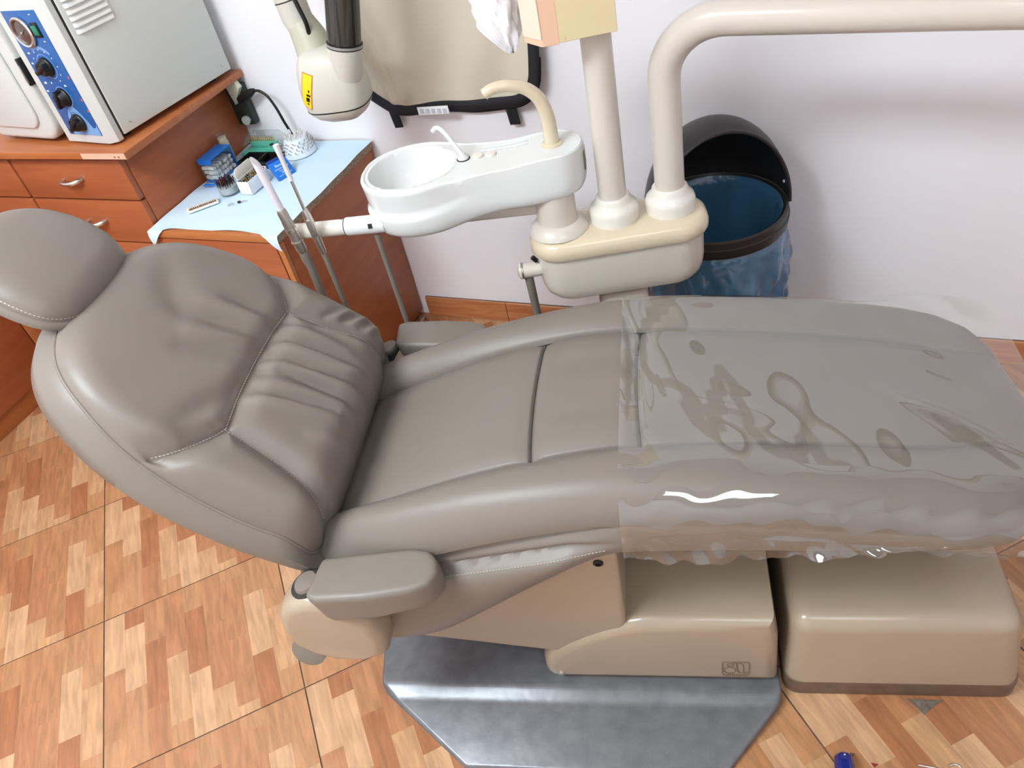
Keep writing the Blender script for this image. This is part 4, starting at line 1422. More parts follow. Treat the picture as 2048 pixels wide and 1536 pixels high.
# pale blue printed shapes on the panel
bl = [(-0.150 + 0.114 * t, 0.030 + (0.018 + 0.06 * math.sin(PI * min(1, t * 1.2)) ** 1.0) * (1 if t < 0.83 else 1)) for t in [k / 12 for k in range(13)]]
poly = [(-0.150, 0.031)] + [(a, b + 0.003) for a, b in bl[1:-1]] + [(-0.037, 0.060), (-0.037, 0.031)]
prism('panel_print', poly, -0.0142, -0.0138, M_BLUEL, fp_, axis='y')
def ring_print(cx, cz, r, w=0.0022, a0=0, a1=360):
    ro, ri = [], []
    N_ = 30
    for k in range(N_ + 1):
        a = math.radians(a0 + (a1 - a0) * k / N_)
        ro.append((cx + r * math.cos(a), -0.0142, cz + r * math.sin(a)))
        ri.append((cx + (r - w) * math.cos(a), -0.0142, cz + (r - w) * math.sin(a)))
    fs_ = [(k, k + 1, N_ + 2 + k, N_ + 1 + k) for k in range(N_)]
    raw(ro + ri, fs_, 'panel_print', M_BLUEL, fp_, smooth=0)
ring_print(-0.105, 0.214, 0.032)
ring_print(-0.105, 0.135, 0.028)
ring_print(-0.100, 0.066, 0.029)
ring_print(-0.105, 0.214, 0.052, 0.008, 40, 120)
for k in range(9):
    a = math.radians(-60 + 30 * k)
    bbox('panel_mark', -0.0016, 0.0016, -0.0002, 0.0002, -0.0016, 0.0016, M_PRINT, fp_, bev=0, loc=(-0.105 + 0.042 * math.cos(a), -0.0141, 0.214 + 0.042 * math.sin(a)))
for px_, pz_, w_, h_ in ((-0.150, 0.248, 0.008, 0.004), (-0.158, 0.222, 0.007, 0.004), (-0.150, 0.172, 0.009, 0.005), (-0.125, 0.172, 0.004, 0.004), (-0.160, 0.150, 0.008, 0.004), (-0.075, 0.165, 0.008, 0.004),
                         (-0.062, 0.340, 0.007, 0.002), (-0.058, 0.276, 0.006, 0.003)):
    bbox('panel_mark', px_ - w_ / 2, px_ + w_ / 2, -0.0142, -0.0139, pz_ - h_ / 2, pz_ + h_ / 2, M_PRINT, fp_, bev=0)
for px_, pz_ in ((-0.043, 0.186), (-0.040, 0.128), (-0.038, 0.098)):
    bbox('panel_mark', px_ - 0.003, px_ + 0.003, -0.0142, -0.0139, pz_ - 0.003, pz_ + 0.003, M_ORANGE, fp_, bev=0)
bbox('panel_mark', -0.047, -0.040, -0.0142, -0.0139, 0.205, 0.210, M_GREEN, fp_, bev=0)
# gauge
gg = lathe('gauge', [(0.034, 0.0), (0.0375, 0.002), (0.0375, 0.007), (0.0335, 0.010), (0.030, 0.0085), (0.0295, 0.004)], M_CHROME, fp_, n=36, loc=(-0.118, -0.0138, 0.300), rot=(PI / 2, 0, 0), cap1=False)
lathe('gauge_face', [(0.0005, 0.0062), (0.022, 0.0055), (0.0302, 0.004)], M_GAUGE, gg, n=36, cap0=False, cap1=False)
multi_tube('gauge_needle', [[(-0.012, -0.006, 0.0075), (0.016, 0.008, 0.0075)]], 0.0009, M_CHROME, gg)
lathe('needle_hub', [(0.0035, 0.0065), (0.0035, 0.009), (0.001, 0.0095)], M_CHROME, gg, n=12)
# rocker switch
sw = bbox('power_switch', -0.078, -0.052, -0.0165, -0.0136, 0.286, 0.322, M_BLACK, fp_, bev=0.001)
bbox('green_rocker', -0.075, -0.055, -0.0205, -0.0160, 0.292, 0.316, M_GREEN, sw, bev=0.003)
# knobs
for kz, rot in ((0.214, 25), (0.135, 70), (0.066, 40)):
    kb = lathe('knob', [(0.024, 0.0), (0.024, 0.005), (0.021, 0.008), (0.0175, 0.020), (0.0155, 0.022), (0.0005, 0.022)], M_BLACK, fp_, n=28, loc=(-0.105 if kz > 0.1 else -0.100, -0.0138, kz), rot=(PI / 2, 0, 0))
    bbox('knob_grip', -0.023, 0.023, -0.0055, 0.0055, 0.008, 0.027, M_BLACK, kb, bev=0.002, rot=(0, 0, math.radians(rot)))
# door
dr = []
dcx, dcz = -0.375, 0.20
door = prism('door', rrect(0.160, 0.186, 0.055, 7, -0.372, 0.196), -0.022, 0.018, M_AUTOF, AU, axis='y', bev=0.012, seg=4)
prism('door_boss', rrect(0.125, 0.150, 0.05, 7, -0.380, 0.196), -0.030, -0.020, M_AUTOF, door, axis='y', bev=0.007, seg=3)
bbox('door_latch', -0.217, -0.208, -0.020, 0.0, 0.165, 0.235, M_BLACK, AU, bev=0.001)
bbox('latch_bolt', -0.215, -0.210, -0.0225, -0.019, 0.172, 0.218, M_STEEL, AU, bev=0.001)
# louvres on the right side
for k in range(9):
    z = 0.272 + 0.0152 * k
    p = [(0.040, z), (0.160, z), (0.160, z + 0.006), (0.158, z + 0.011), (0.042, z + 0.011), (0.040, z + 0.006)]
    bm = bmesh.new()
    for (ya, yb) in ((0.040, 0.160),):
        vv = [bm.verts.new(c) for c in ((0.0, ya, z), (0.0, yb, z), (0.0, ya, z + 0.0095), (0.0, yb, z + 0.0095), (0.0075, ya + 0.006, z), (0.0075, yb - 0.006, z), (0.006, ya + 0.006, z + 0.0045), (0.006, yb - 0.006, z + 0.0045))]
        for f in ((4, 5, 7, 6), (6, 7, 3, 2), (0, 4, 6, 2), (1, 3, 7, 5), (0, 1, 5, 4), (0, 2, 3, 1)):
            bm.faces.new([vv[i] for i in f])
    fin(bm, 'louvre', mat('white_louvre_paint', (240, 240, 234), 0.35), AU, smooth=20)
for y, z in ((0.058, 0.040), (0.425, 0.040)):
    lathe('casing_screw', [(0.0042, 0.0), (0.0042, 0.001), (0.002, 0.0018), (0.0005, 0.0012)], M_CHROME, AU, n=12, loc=(0.0002, y, z), rot=(0, PI / 2, 0))

# ------------------------------------------------------------------ plug and cable in the corner
SO = empty('wall_socket', (-1.80, 1.940, 0.79), 0, 'dark socket block on the wall behind the worktop corner', 'socket')
bbox('socket_box', -0.045, 0.028, -0.018, 0.010, -0.055, 0.075, M_DARKGR, SO, bev=0.006)
prism('socket_flap', [(-0.012, 0.080), (0.030, 0.094), (0.040, 0.072), (0.000, 0.020)], -0.040, -0.020, mat('grey_green_plastic', (206, 206, 184), 0.4), SO, axis='y', bev=0.004)
lathe('small_cap', [(0.0005, -0.004), (0.010, -0.003), (0.014, 0.004), (0.014, 0.012)], mat('pale_grey_plastic', (196, 204, 192), 0.4), SO, n=16, loc=(0.006, -0.02, -0.035), rot=(PI / 2, 0, 0))
pg = empty('power_cable', (-1.745, 1.915, 0.80), 0, 'black mains cable arching from the socket down behind the cabinet', 'cable')
tube('plug', [(-0.035, -0.004, 0.022), (-0.005, -0.004, 0.035), (0.020, -0.004, 0.047), (0.030, -0.004, 0.050)], [0.015, 0.014, 0.010, 0.0065], M_BLACK, pg, n=14)
tube('cord', [(p.x, p.y, p.z) for p in catmull([(0.028, -0.004, 0.049), (0.050, -0.004, 0.047), (0.072, -0.005, 0.030), (0.088, -0.006, -0.005), (0.096, -0.004, -0.05), (0.098, 0.004, -0.085), (0.098, 0.012, -0.118)], 6)], 0.0042, M_BLACK, pg, n=10)

# black adaptor and cable ends on the floor by the low cabinet
AD_ = empty('floor_adaptor', (-1.385, 1.875, 0), 0, 'small black adaptor with cable ends on the floor beside the low cabinet', 'adaptor')
bbox('adaptor_body', 0.006, 0.040, -0.055, -0.010, 0.0005, 0.022, M_BLACK, AD_, bev=0.003)
tube('cable_end', [(0.02, -0.012, 0.012), (0.026, 0.015, 0.020), (0.020, 0.035, 0.012), (0.010, 0.05, 0.006)], 0.004, mat('grey_cable', (150, 140, 128), 0.5), AD_, n=8)
tube('cable_end', [(0.022, -0.012, 0.008), (0.036, 0.010, 0.006), (0.034, 0.03, 0.005)], 0.003, M_BRONZE, AD_, n=8)

# ------------------------------------------------------------------ lead apron on the wall
AP = empty('lead_apron', (-1.07, 1.945, 1.118), 0, 'khaki x-ray apron with black binding hanging on the wall', 'apron')
half_w, bot, top_ = 0.276, -0.338, 0.42
apo = [(-0.276, 0.42), (-0.276, 0.0), (-0.278, -0.19), (-0.270, -0.245), (-0.245, -0.292), (-0.205, -0.322), (-0.15, -0.336), (-0.05, -0.340), (0.08, -0.334), (0.17, -0.326), (0.225, -0.312), (0.258, -0.278), (0.270, -0.225), (0.276, -0.12), (0.272, 0.1), (0.272, 0.42)]
apc = catmull([(a, b, 0) for a, b in apo], 8)
apc = [(p.x, p.y) for p in apc]
NU_, NV_ = 60, 80
vs, fs = [], []
def ap_span(z):
    xs_ = [a for a, b in apc if abs(b - z) < 0.02]
    return xs_
def left_x(z):
    c = [(b, a) for a, b in apc if a < -0.05]
    c.sort()
    return interp(c, z)
def right_x(z):
    c = [(b, a) for a, b in apc if a > 0.02]
    c.sort()
    return interp(c, z)
def ap_y(x, z):
    y = -0.022
    y -= 0.010 * math.sin((x + 0.3) * 17 + z * 2) * (0.35 + 0.65 * smooth01((-0.05 - z) / 0.3))
    y -= 0.007 * math.sin((x - z * 0.45) * 34 + 1.0) * smooth01((0.25 - z) / 0.5)
    q, t = seg_dist((x, z), (-0.24, 0.10), (-0.13, -0.30)); y -= 0.018 * math.exp(-(q / 0.018) ** 2)
    q, t = seg_dist((x, z), (-0.25, -0.06), (-0.17, -0.31)); y -= 0.014 * math.exp(-(q / 0.014) ** 2)
    return min(y, -0.006)
for layer in (0, 1):
    for i in range(NV_ + 1):
        z = -0.3385 + (0.42 + 0.3385) * (i / NV_) ** 1.3
        xl, xr = left_x(z), right_x(z)
        if i == 0: xl, xr = -0.10, 0.02
        for j in range(NU_ + 1):
            x = xl + (xr - xl) * j / NU_
            y = ap_y(x, z)
            vs.append((x, y if layer == 0 else min(-0.001, y + 0.006), z))
n1 = (NV_ + 1) * (NU_ + 1)
for i in range(NV_):
    for j in range(NU_):
        a = i * (NU_ + 1) + j
        fs.append((a, a + 1, a + NU_ + 2, a + NU_ + 1))
        fs.append((n1 + a, n1 + a + NU_ + 1, n1 + a + NU_ + 2, n1 + a + 1))
raw(vs, fs, 'apron_panel', M_APRON, AP, smooth=60)
bind = [(a * 1.012, ap_y(a * 0.98, b) - 0.002, b - 0.003) for a, b in apc]
rr = tube_rings(bind, 0.0155, 10, 0.42)
loft('binding', rr, M_BIND, AP, smooth=60)
bind2 = [(p[0] * 1.02, min(-0.006, p[1] + 0.012), p[2] - 0.012 - 0.006 * math.sin(p[0] * 14)) for p in bind if p[2] < -0.20]
loft('back_binding', tube_rings(bind2, 0.009, 8, 0.5), M_BIND, AP, smooth=60)
for (xa, xb, za, zb) in ((-0.212, -0.184, -0.325, -0.402), (0.158, 0.190, -0.318, -0.398)):
    prism('strap', [(xa, za), (xb, za), (xb + 0.008, zb), (xa + 0.010, zb - 0.002)], -0.016, -0.010, M_BIND, AP, axis='y', bev=0.001)
tube('cord_loop', [(0.074, -0.016, -0.325), (0.080, -0.014, -0.345), (0.083, -0.012, -0.358)], 0.0045, M_BIND, AP, n=8)
prism('fold_tab', [(-0.155, -0.338), (-0.105, -0.342), (-0.110, -0.356), (-0.135, -0.360), (-0.150, -0.352)], -0.02, -0.012, M_BIND, AP, axis='y', bev=0.002)
tg = prism('care_label', [(-0.092, -0.352), (0.006, -0.349), (0.004, -0.326), (-0.093, -0.329)], -0.048, -0.044, M_PAPER, AP, axis='y', bev=0.001)
for k in range(5):
    bbox('label_print', -0.084 + 0.018 * k, -0.072 + 0.018 * k, -0.0484, -0.0481, -0.347, -0.333, mat('grey_fine_print', (196, 200, 212), 0.8), tg, bev=0)
for hx_ in (-0.16, 0.16):
    tube('wall_hook', [(hx_, -0.004, 0.44), (hx_, -0.03, 0.43), (hx_, -0.035, 0.405), (hx_, -0.028, 0.395)], 0.006, M_CHROME, AP, n=10)

# ------------------------------------------------------------------ dental x-ray head on its arm
XR = empty('xray_head', (-1.262, 1.70, 0.86), math.radians(12), 'cream dental x-ray head with smoky cone and yellow warning label', 'x-ray unit')
sec = [(0.000, 0.030, 0.030, 0.006), (0.002, 0.045, 0.040, 0.004), (0.014, 0.066, 0.056, 0.002), (0.030, 0.079, 0.066, 0.0), (0.040, 0.083, 0.069, 0.0), (0.070, 0.086, 0.072, 0.0), (0.100, 0.085, 0.071, 0.0),
       (0.130, 0.079, 0.066, -0.001), (0.155, 0.070, 0.058, -0.003), (0.172, 0.058, 0.048, -0.005), (0.182, 0.040, 0.034, -0.008), (0.184, 0.015, 0.012, -0.010)]
def sq_ring(a, b, cx, z, e=3.2, n=48):
    out = []
    for k in range(n):
        t = 2 * PI * k / n
        c, s = math.cos(t), math.sin(t)
        out.append((cx + a * math.copysign(abs(c) ** (2 / e), c), b * math.copysign(abs(s) ** (2 / e), s), z))
    return out
M_XR = mat('xray_cream_plastic', (208, 205, 193), 0.35, coat=0.15)
body = loft('head_shell', [sq_ring(a, b, cx, z) for z, a, b, cx in sec], M_XR, XR, smooth=50)
loft('shell_seam', [sq_ring(0.0815, 0.0675, 0.0, 0.0345), sq_ring(0.0832, 0.0692, 0.0, 0.0365), sq_ring(0.0838, 0.0698, 0.0, 0.0385)], M_SEAMDK, body, smooth=60)
# cone boss and cone
c0, c1 = Vector((0.034, -0.030, 0.050)), Vector((0.066, -0.020, 0.178))
ax = (c1 - c0).normalized()
tube('cone_boss', [tuple(c0), tuple(c0 + (c1 - c0) * 0.5), tuple(c1)], [0.020, 0.041, 0.0435], M_XR, XR, n=36)
tube('cone_ring', [tuple(c1), tuple(c1 + ax * 0.012)], 0.0440, M_BLACK, XR, n=36)
tube('ring_scale', [tuple(c1 + ax * 0.003), tuple(c1 + ax * 0.009)], 0.0445, mat('grey_scale_print', (150, 150, 146), 0.5), XR, n=36)
rr = tube_rings([tuple(c1 + ax * 0.011), tuple(c1 + ax * 0.30)], 0.0415, 36)
r2 = tube_rings([tuple(c1 + ax * 0.011), tuple(c1 + ax * 0.30)], 0.0385, 36)
loft('cone', rr + r2[::-1], M_SMOKE, XR, cap0=False, cap1=False, smooth=50)
# warning label on the left of the shell
lab = [(-0.0475, 0.112), (-0.062, 0.150), (-0.0455, 0.158), (-0.030, 0.118)]
def shell_front(x, z):
    a = sinterp([(s[0], s[1]) for s in sec], z); b = sinterp([(s[0], s[2]) for s in sec], z)
    q = min(0.999, abs(x) / a)
    return -b * (1 - q ** 3.2) ** (1 / 3.2)
def label_patch(name, u0, u1, w0, w1, off, m, parent):
    vs_, fs_ = [], []
    N1, N2 = 6, 10
    for i in range(N1 + 1):
        for j in range(N2 + 1):
            s_ = u0 + (u1 - u0) * i / N1
            t_ = w0 + (w1 - w0) * j / N2
            x = -0.050 + s_ * 0.92 + t_ * 0.34
            z = 0.098 - s_ * 0.34 + t_ * 0.92
            vs_.append((x, shell_front(x, z) - off, z))
    for i in range(N1):
        for j in range(N2):
            a = i * (N2 + 1) + j
            fs_.append((a, a + N2 + 1, a + N2 + 2, a + 1))
    return raw(vs_, fs_, name, m, parent, smooth=50)
wl = label_patch('warning_label', -0.015, 0.015, -0.046, 0.046, 0.0006, M_ORANGE, XR)
label_patch('label_yellow', -0.0130, 0.0130, -0.0440, 0.0440, 0.0009, M_YELLOW, wl)
for (a, b, c, d) in ((-0.001, 0.009, -0.026, -0.014), (0.002, 0.007, -0.034, -0.029), (0.000, 0.011, -0.011, -0.005), (0.004, 0.008, 0.000, 0.007)):
    label_patch('label_print', a, b, c, d, 0.0012, M_BLACK, wl)
# yoke and arm to the wall
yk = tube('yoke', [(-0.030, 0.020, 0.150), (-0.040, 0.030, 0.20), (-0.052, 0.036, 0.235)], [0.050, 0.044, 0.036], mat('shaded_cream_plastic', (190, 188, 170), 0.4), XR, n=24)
tube('arm_joint', [(-0.050, 0.034, 0.215), (-0.058, 0.038, 0.245), (-0.064, 0.042, 0.30)], [0.034, 0.038, 0.038], M_XR, XR, n=28)
tube('arm_sleeve_line', [(-0.0628, 0.0412, 0.287), (-0.0632, 0.0414, 0.290)], 0.0384, M_SEAMDK, XR, n=28)
tube('arm', [(-0.064, 0.042, 0.29), (-0.075, 0.055, 0.50), (-0.075, 0.235, 0.52)], 0.034, M_XR, XR, n=24)
tube('cable', [(p.x, p.y, p.z) for p in catmull([(-0.026, 0.0, 0.20), (-0.020, -0.004, 0.24), (-0.030, 0.0, 0.29), (-0.045, 0.01, 0.36)], 5)], 0.0055, M_BLACK, XR, n=10)
lathe('wall_plate', [(0.06, 0.0), (0.06, 0.012), (0.045, 0.02)], M_XR, XR, n=28, loc=(-0.075, 0.248, 0.52), rot=(PI / 2, 0, math.radians(0)))

# ------------------------------------------------------------------ small things on the low cabinet
SZ = 0.6722
# clear cotton box with blue lid
t = empty('cotton_box', (-1.790, 1.722, SZ), 0, 'clear plastic box of white cotton with royal blue lid and back', 'box')
vsb = bmesh.new()
bx0, bx1, by0, by1, bh = -0.025, 0.025, -0.049, 0.051, 0.058
bbox('front_pane', bx0, bx1, by0, by0 + 0.0015, 0.002, bh, M_CLEAR, t, bev=0)
bbox('side_pane', bx1 - 0.0015, bx1, by0, by1, 0.002, bh + 0.012, M_CLEAR, t, bev=0)
bbox('side_pane', bx0, bx0 + 0.0015, by0, by1, 0.002, bh, M_CLEAR, t, bev=0)
bbox('back_pane', bx0, bx1, by1 - 0.002, by1, 0.002, bh + 0.012, M_BLUEPL, t, bev=0)
bbox('floor_pane', bx0, bx1, by0, by1, 0.0, 0.002, M_BLUEPL, t, bev=0)
prism('lid', [(bx0 - 0.001, bh), (bx0 - 0.001, bh + 0.014), (bx1 + 0.001, bh + 0.014), (bx1 + 0.001, bh + 0.0115), (bx0 + 0.0015, bh + 0.0115), (bx0 + 0.0015, bh)], by0 - 0.001, by1 + 0.001, M_BLUEPL, t, axis='y', bev=0.0006, seg=1)
bbox('lid_front', bx0, bx1, by0 - 0.001, by0 + 0.001, bh - 0.002, bh + 0.012, M_BLUEPL, t, bev=0.0005)
random.seed(3)
nroll = 0
CT = None
for k in range(36):
    rr_ = tube_rings([(-0.012, 0, 0), (-0.011, 0, 0), (0.011, 0, 0), (0.012, 0, 0)], [0.004, 0.0066, 0.0066, 0.004], 10)
    px_ = -0.0105 + 0.021 * (k % 2) + random.uniform(-0.002, 0.002); py_ = -0.040 + 0.0155 * ((k // 2) % 6) + random.uniform(-0.002, 0.002); pz_ = 0.010 + 0.0155 * (k // 12) + random.uniform(0, 0.002)
    if k == 0:
        cr_ = loft('cotton_roll', rr_, M_COTTON, None, smooth=50)
        cm = cr_.data
    else:
        cr_ = bpy.data.objects.new('cotton_roll', cm); COL.objects.link(cr_)
    cr_.location = (-1.790 + px_, 1.722 + py_, SZ + pz_)
    cr_.rotation_euler = (random.uniform(-0.3, 0.3), random.uniform(-0.12, 0.12), random.uniform(-0.25, 0.25))
    tag(cr_, 'white cotton roll inside the clear blue-lidded box', 'cotton roll', 'cotton rolls in the clear box')

# jar behind it
t = empty('small_jar', (-1.808, 1.797, SZ), 0, 'small clear jar with cream contents behind the cotton box', 'jar')
lathe('glass', [(0.016, 0.0), (0.017, 0.004), (0.017, 0.068), (0.015, 0.074), (0.015, 0.094), (0.0135, 0.094), (0.0135, 0.074), (0.0155, 0.068), (0.0155, 0.004), (0.001, 0.003)], M_CLEAR, t, n=28, cap1=False)
lathe('contents', [(0.0005, 0.0035), (0.0150, 0.004), (0.0150, 0.066), (0.013, 0.073), (0.0130, 0.084), (0.0005, 0.084)], mat('cream_powder', (232, 220, 184), 0.7), t, n=24)

# blue rubber scrap
t = tag(tube('rubber_strip', [(p.x, p.y, p.z) for p in catmull([(-1.800, 1.648, SZ + 0.003), (-1.785, 1.640, SZ + 0.010), (-1.770, 1.648, SZ + 0.005), (-1.752, 1.640, SZ + 0.012), (-1.735, 1.648, SZ + 0.006), (-1.728, 1.657, SZ + 0.004)], 5)], 0.0032, M_BLUEPL, None, n=10, flat=2.2), 'crumpled royal blue rubber strip in front of the cotton box', 'rubber strip')

# file cup with many dark handles
t = empty('file_cup', (-1.683, 1.616, SZ), 0, 'round clear cup holding dark and red handled files', 'cup')
lathe('cup', [(0.028, 0.0), (0.030, 0.003), (0.030, 0.034), (0.0285, 0.034), (0.0285, 0.004), (0.0005, 0.003)], M_CLEAR, t, n=36)
lathe('foam_insert', [(0.0278, 0.005), (0.0278, 0.022), (0.0005, 0.024)], mat('grey_white_foam', (198, 200, 202), 0.9), t, n=30)
random.seed(5)
fm = {}
for k in range(34):
    a = k * 2.39996
    r = 0.0245 * math.sqrt((k + 0.5) / 34)
    mm = (M_BLACK, M_BLACK, M_RED, M_BLACK, mat('dark_brown_handle', (64, 34, 28), 0.5))[k % 5]
    if mm.name not in fm:
        o = loft('file', lathe_data([(0.0005, 0.0), (0.0014, 0.001), (0.0018, 0.012), (0.0018, 0.020), (0.001, 0.022)], 8), mm, None, smooth=50)
        fm[mm.name] = o.data
    else:
        o = bpy.data.objects.new('file', fm[mm.name]); COL.objects.link(o)
    o.location = (-1.683 + r * math.cos(a), 1.616 + r * math.sin(a), SZ + 0.021 + random.uniform(0, 0.006))
    o.rotation_euler = (random.uniform(-0.15, 0.15), random.uniform(-0.15, 0.15), 0)
    tag(o, ('red' if mm is M_RED else 'black' if mm is M_BLACK else 'dark brown') + ' handled endodontic file in the round clear cup', 'file', 'files in the clear cup')

# white bur box with open lid
t = empty('bur_box', (-1.6135, 1.653, SZ), 0, 'open white box full of assorted burs beside the clear cup', 'box')
wm = mat('white_plastic', (232, 236, 242), 0.35)
bbox('wall', -0.0215, 0.0215, -0.047, -0.0455, 0.0, 0.040, wm, t, bev=0.0005)
bbox('wall', -0.0215, 0.0215, 0.0455, 0.047, 0.0, 0.040, wm, t, bev=0.0005)
bbox('wall', -0.0215, -0.020, -0.047, 0.047, 0.0, 0.040, wm, t, bev=0.0005)
bbox('wall', 0.020, 0.0215, -0.047, 0.047, 0.0, 0.040, wm, t, bev=0.0005)
bbox('bottom', -0.021, 0.021, -0.0465, 0.0465, 0.0, 0.002, wm, t, bev=0)
bbox('bur_rack', -0.0195, 0.0195, -0.045, 0.045, 0.026, 0.029, M_BLACK, t, bev=0)
prism('open_lid', rrect(0.042, 0.017, 0.013, 5, 0.004, 0.053), -0.0250, -0.0225, mat('ivory_plastic', (240, 236, 224), 0.4), t, axis='x', bev=0.0008)
random.seed(9)
bmesh_cache = {}
for i in range(5):
    for j in range(11):
        mm = random.choice((M_CHROME, M_CHROME, M_CHROME, M_BLACK, M_GOLD, M_RED))
        if mm.name not in bmesh_cache:
            o = loft('bur', lathe_data([(0.0012, 0.0), (0.0012, 0.006), (0.0020, 0.0075), (0.0020, 0.011), (0.0005, 0.012)], 8), mm, None, smooth=50)
            bmesh_cache[mm.name] = o.data
        else:
            o = bpy.data.objects.new('bur', bmesh_cache[mm.name]); COL.objects.link(o)
        o.location = (-1.6135 - 0.0155 + 0.00775 * i, 1.653 - 0.0405 + 0.0081 * j, SZ + 0.0288)
        o.rotation_euler = (random.uniform(-0.12, 0.12), random.uniform(-0.12, 0.12), 0)
        tag(o, {'brushed_metal': 'silver', 'black_plastic': 'black', 'gold_bur': 'yellow', 'red_plastic': 'red'}[mm.name] + ' dental bur standing in the open white box', 'bur', 'burs in the white box')

# flat white bur block
t = empty('bur_block', (-1.722, 1.534, SZ), math.radians(46), 'flat white block with a row of bronze burs at the cover front', 'bur block')
bbox('block', -0.046, 0.046, -0.016, 0.016, 0.0, 0.007, mat('ivory_block', (238, 236, 230), 0.4), t, bev=0.003)
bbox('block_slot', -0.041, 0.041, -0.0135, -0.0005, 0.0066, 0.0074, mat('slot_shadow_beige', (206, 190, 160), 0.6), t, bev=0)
bbox('block_print', -0.040, -0.024, 0.006, 0.009, 0.0068, 0.0072, mat('grey_fine_print', (196, 200, 212), 0.8), t, bev=0)
bm_ = None
for k in range(14):
    if bm_ is None:
        o = loft('block_bur', tube_rings([(0, -0.006, 0), (0, -0.001, 0), (0, 0.002, 0), (0, 0.006, 0)], [0.0013, 0.0019, 0.0010, 0.0010], 8), M_BRONZE, t, smooth=50); bm_ = o.data
    else:
        o = bpy.data.objects.new('block_bur', bm_); COL.objects.link(o); o.parent = t
    o.location = (-0.037 + 0.0057 * k + (0.001 if k % 5 == 0 else 0), -0.007, 0.0088)

# loose pins and a black-headed bur
for (a, b, lab, mm) in (((-1.641, 1.545), (-1.632, 1.558), 'short thin steel pin lying on the blue cover nearest the bur block', M_STEEL), ((-1.634, 1.538), (-1.622, 1.553), 'longer thin steel pin lying on the blue cover near the front', M_STEEL)):
    tag(tube('steel_pin', [(a[0], a[1], SZ + 0.0014), (b[0], b[1], SZ + 0.0014)], 0.0009, mm, None, n=8), lab, 'pin')
t = empty('loose_bur', (-1.608, 1.560, SZ + 0.0035), math.radians(35), 'single loose bur with black head lying on the blue cover', 'bur')
tube('head', [(-0.006, 0, 0), (-0.005, 0, 0), (0.003, 0, 0), (0.004, 0, 0)], [0.0015, 0.0032, 0.0032, 0.0012], M_BLACK, t, n=10)
tube('shank', [(0.003, 0, 0), (0.022, 0, -0.002)], 0.0010, M_STEEL, t, n=8)

# blue articulating paper box, leaning, with its print
ang = math.atan2(0.92, 0.39)
t = empty('articulating_paper_box', (-1.5415, 1.716, SZ), ang, 'royal blue articulating paper box with white print behind the suction tube', 'box')
# local x along the printed face, local y away (to the left in the room), leaning back
LEAN = math.radians(-38)
pb = bbox('box_body', -0.030, 0.030, 0.0, 0.012, 0.0, 0.054, M_BLUEPL, t, bev=0.001, rot=(LEAN, 0, 0), loc=(0, 0.0, 0.0))
bbox('box_flap', -0.0295, 0.0295, 0.0035, 0.0125, 0.053, 0.064, mat('dark_blue_plastic', (20, 62, 150), 0.4), pb, bev=0.001)
for (s_, z_, sz_) in (('Bausch', 0.040, 0.0120), ('Articulating Paper', 0.030, 0.0066), ('blue/bleu/blau', 0.0235, 0.0046), ('200 µ', 0.0165, 0.0078), ('Bausch Articulating Papers', 0.0095, 0.0042), ('BK 01', 0.0045, 0.0036)):
    text_obj('box_print', s_, sz_, M_PRINT, pb, (0.0, -0.0003, z_), (PI / 2, 0, 0))

# white cone stand studded with burs
CC = (-1.592, 1.862)
t = empty('bur_stand', (CC[0], CC[1], SZ), 0, 'white conical stand studded with steel burs at the back of the cover', 'bur stand')
wc = mat('white_stand_plastic', (226, 236, 244), 0.35)
lathe('cone_body', [(0.053, 0.0), (0.053, 0.004), (0.050, 0.010), (0.034, 0.046), (0.031, 0.048), (0.0005, 0.049)], wc, t, n=48)
bm_ = {}
random.seed(11)
for ring, (rz, rr_, nn) in enumerate(((0.014, 0.0487, 17), (0.022, 0.0452, 16), (0.030, 0.0415, 15), (0.038, 0.0380, 14), (0.0485, 0.026, 10), (0.0485, 0.013, 6))):
    for k in range(nn):
        a = 2 * PI * (k + 0.5 * (ring % 2)) / nn
        if a > 2.2 and a < 3.0 and ring < 3: continue
        white_head = ring >= 4
        key = 'w' if white_head else 's'
        if key not in bm_:
            prof = [(0.0011, 0.0), (0.0011, 0.008), (0.0019, 0.009), (0.0019, 0.013), (0.0005, 0.015)] if key == 's' else [(0.0011, 0.0), (0.0011, 0.010), (0.0032, 0.012), (0.0034, 0.017), (0.0008, 0.019)]
            o = loft('bur', lathe_data(prof, 8), M_STEEL if key == 's' else M_OFFWH, None, smooth=50); bm_[key] = o.data
        else:
            o = bpy.data.objects.new('bur', bm_[key]); COL.objects.link(o)
        o.location = (CC[0] + rr_ * math.cos(a), CC[1] + rr_ * math.sin(a), SZ + rz)
        tilt = 0.75 if ring < 4 else 0.25
        d = Vector((math.cos(a) * math.sin(tilt), math.sin(a) * math.sin(tilt), math.cos(tilt)))
        o.rotation_euler = d.to_track_quat('Z', 'Y').to_euler()
        tag(o, 'white capped polisher on the top of the white cone stand' if white_head else 'steel bur stuck in the side of the white cone stand', 'polisher' if white_head else 'bur', 'polishers on the cone stand' if white_head else 'burs in the cone stand')

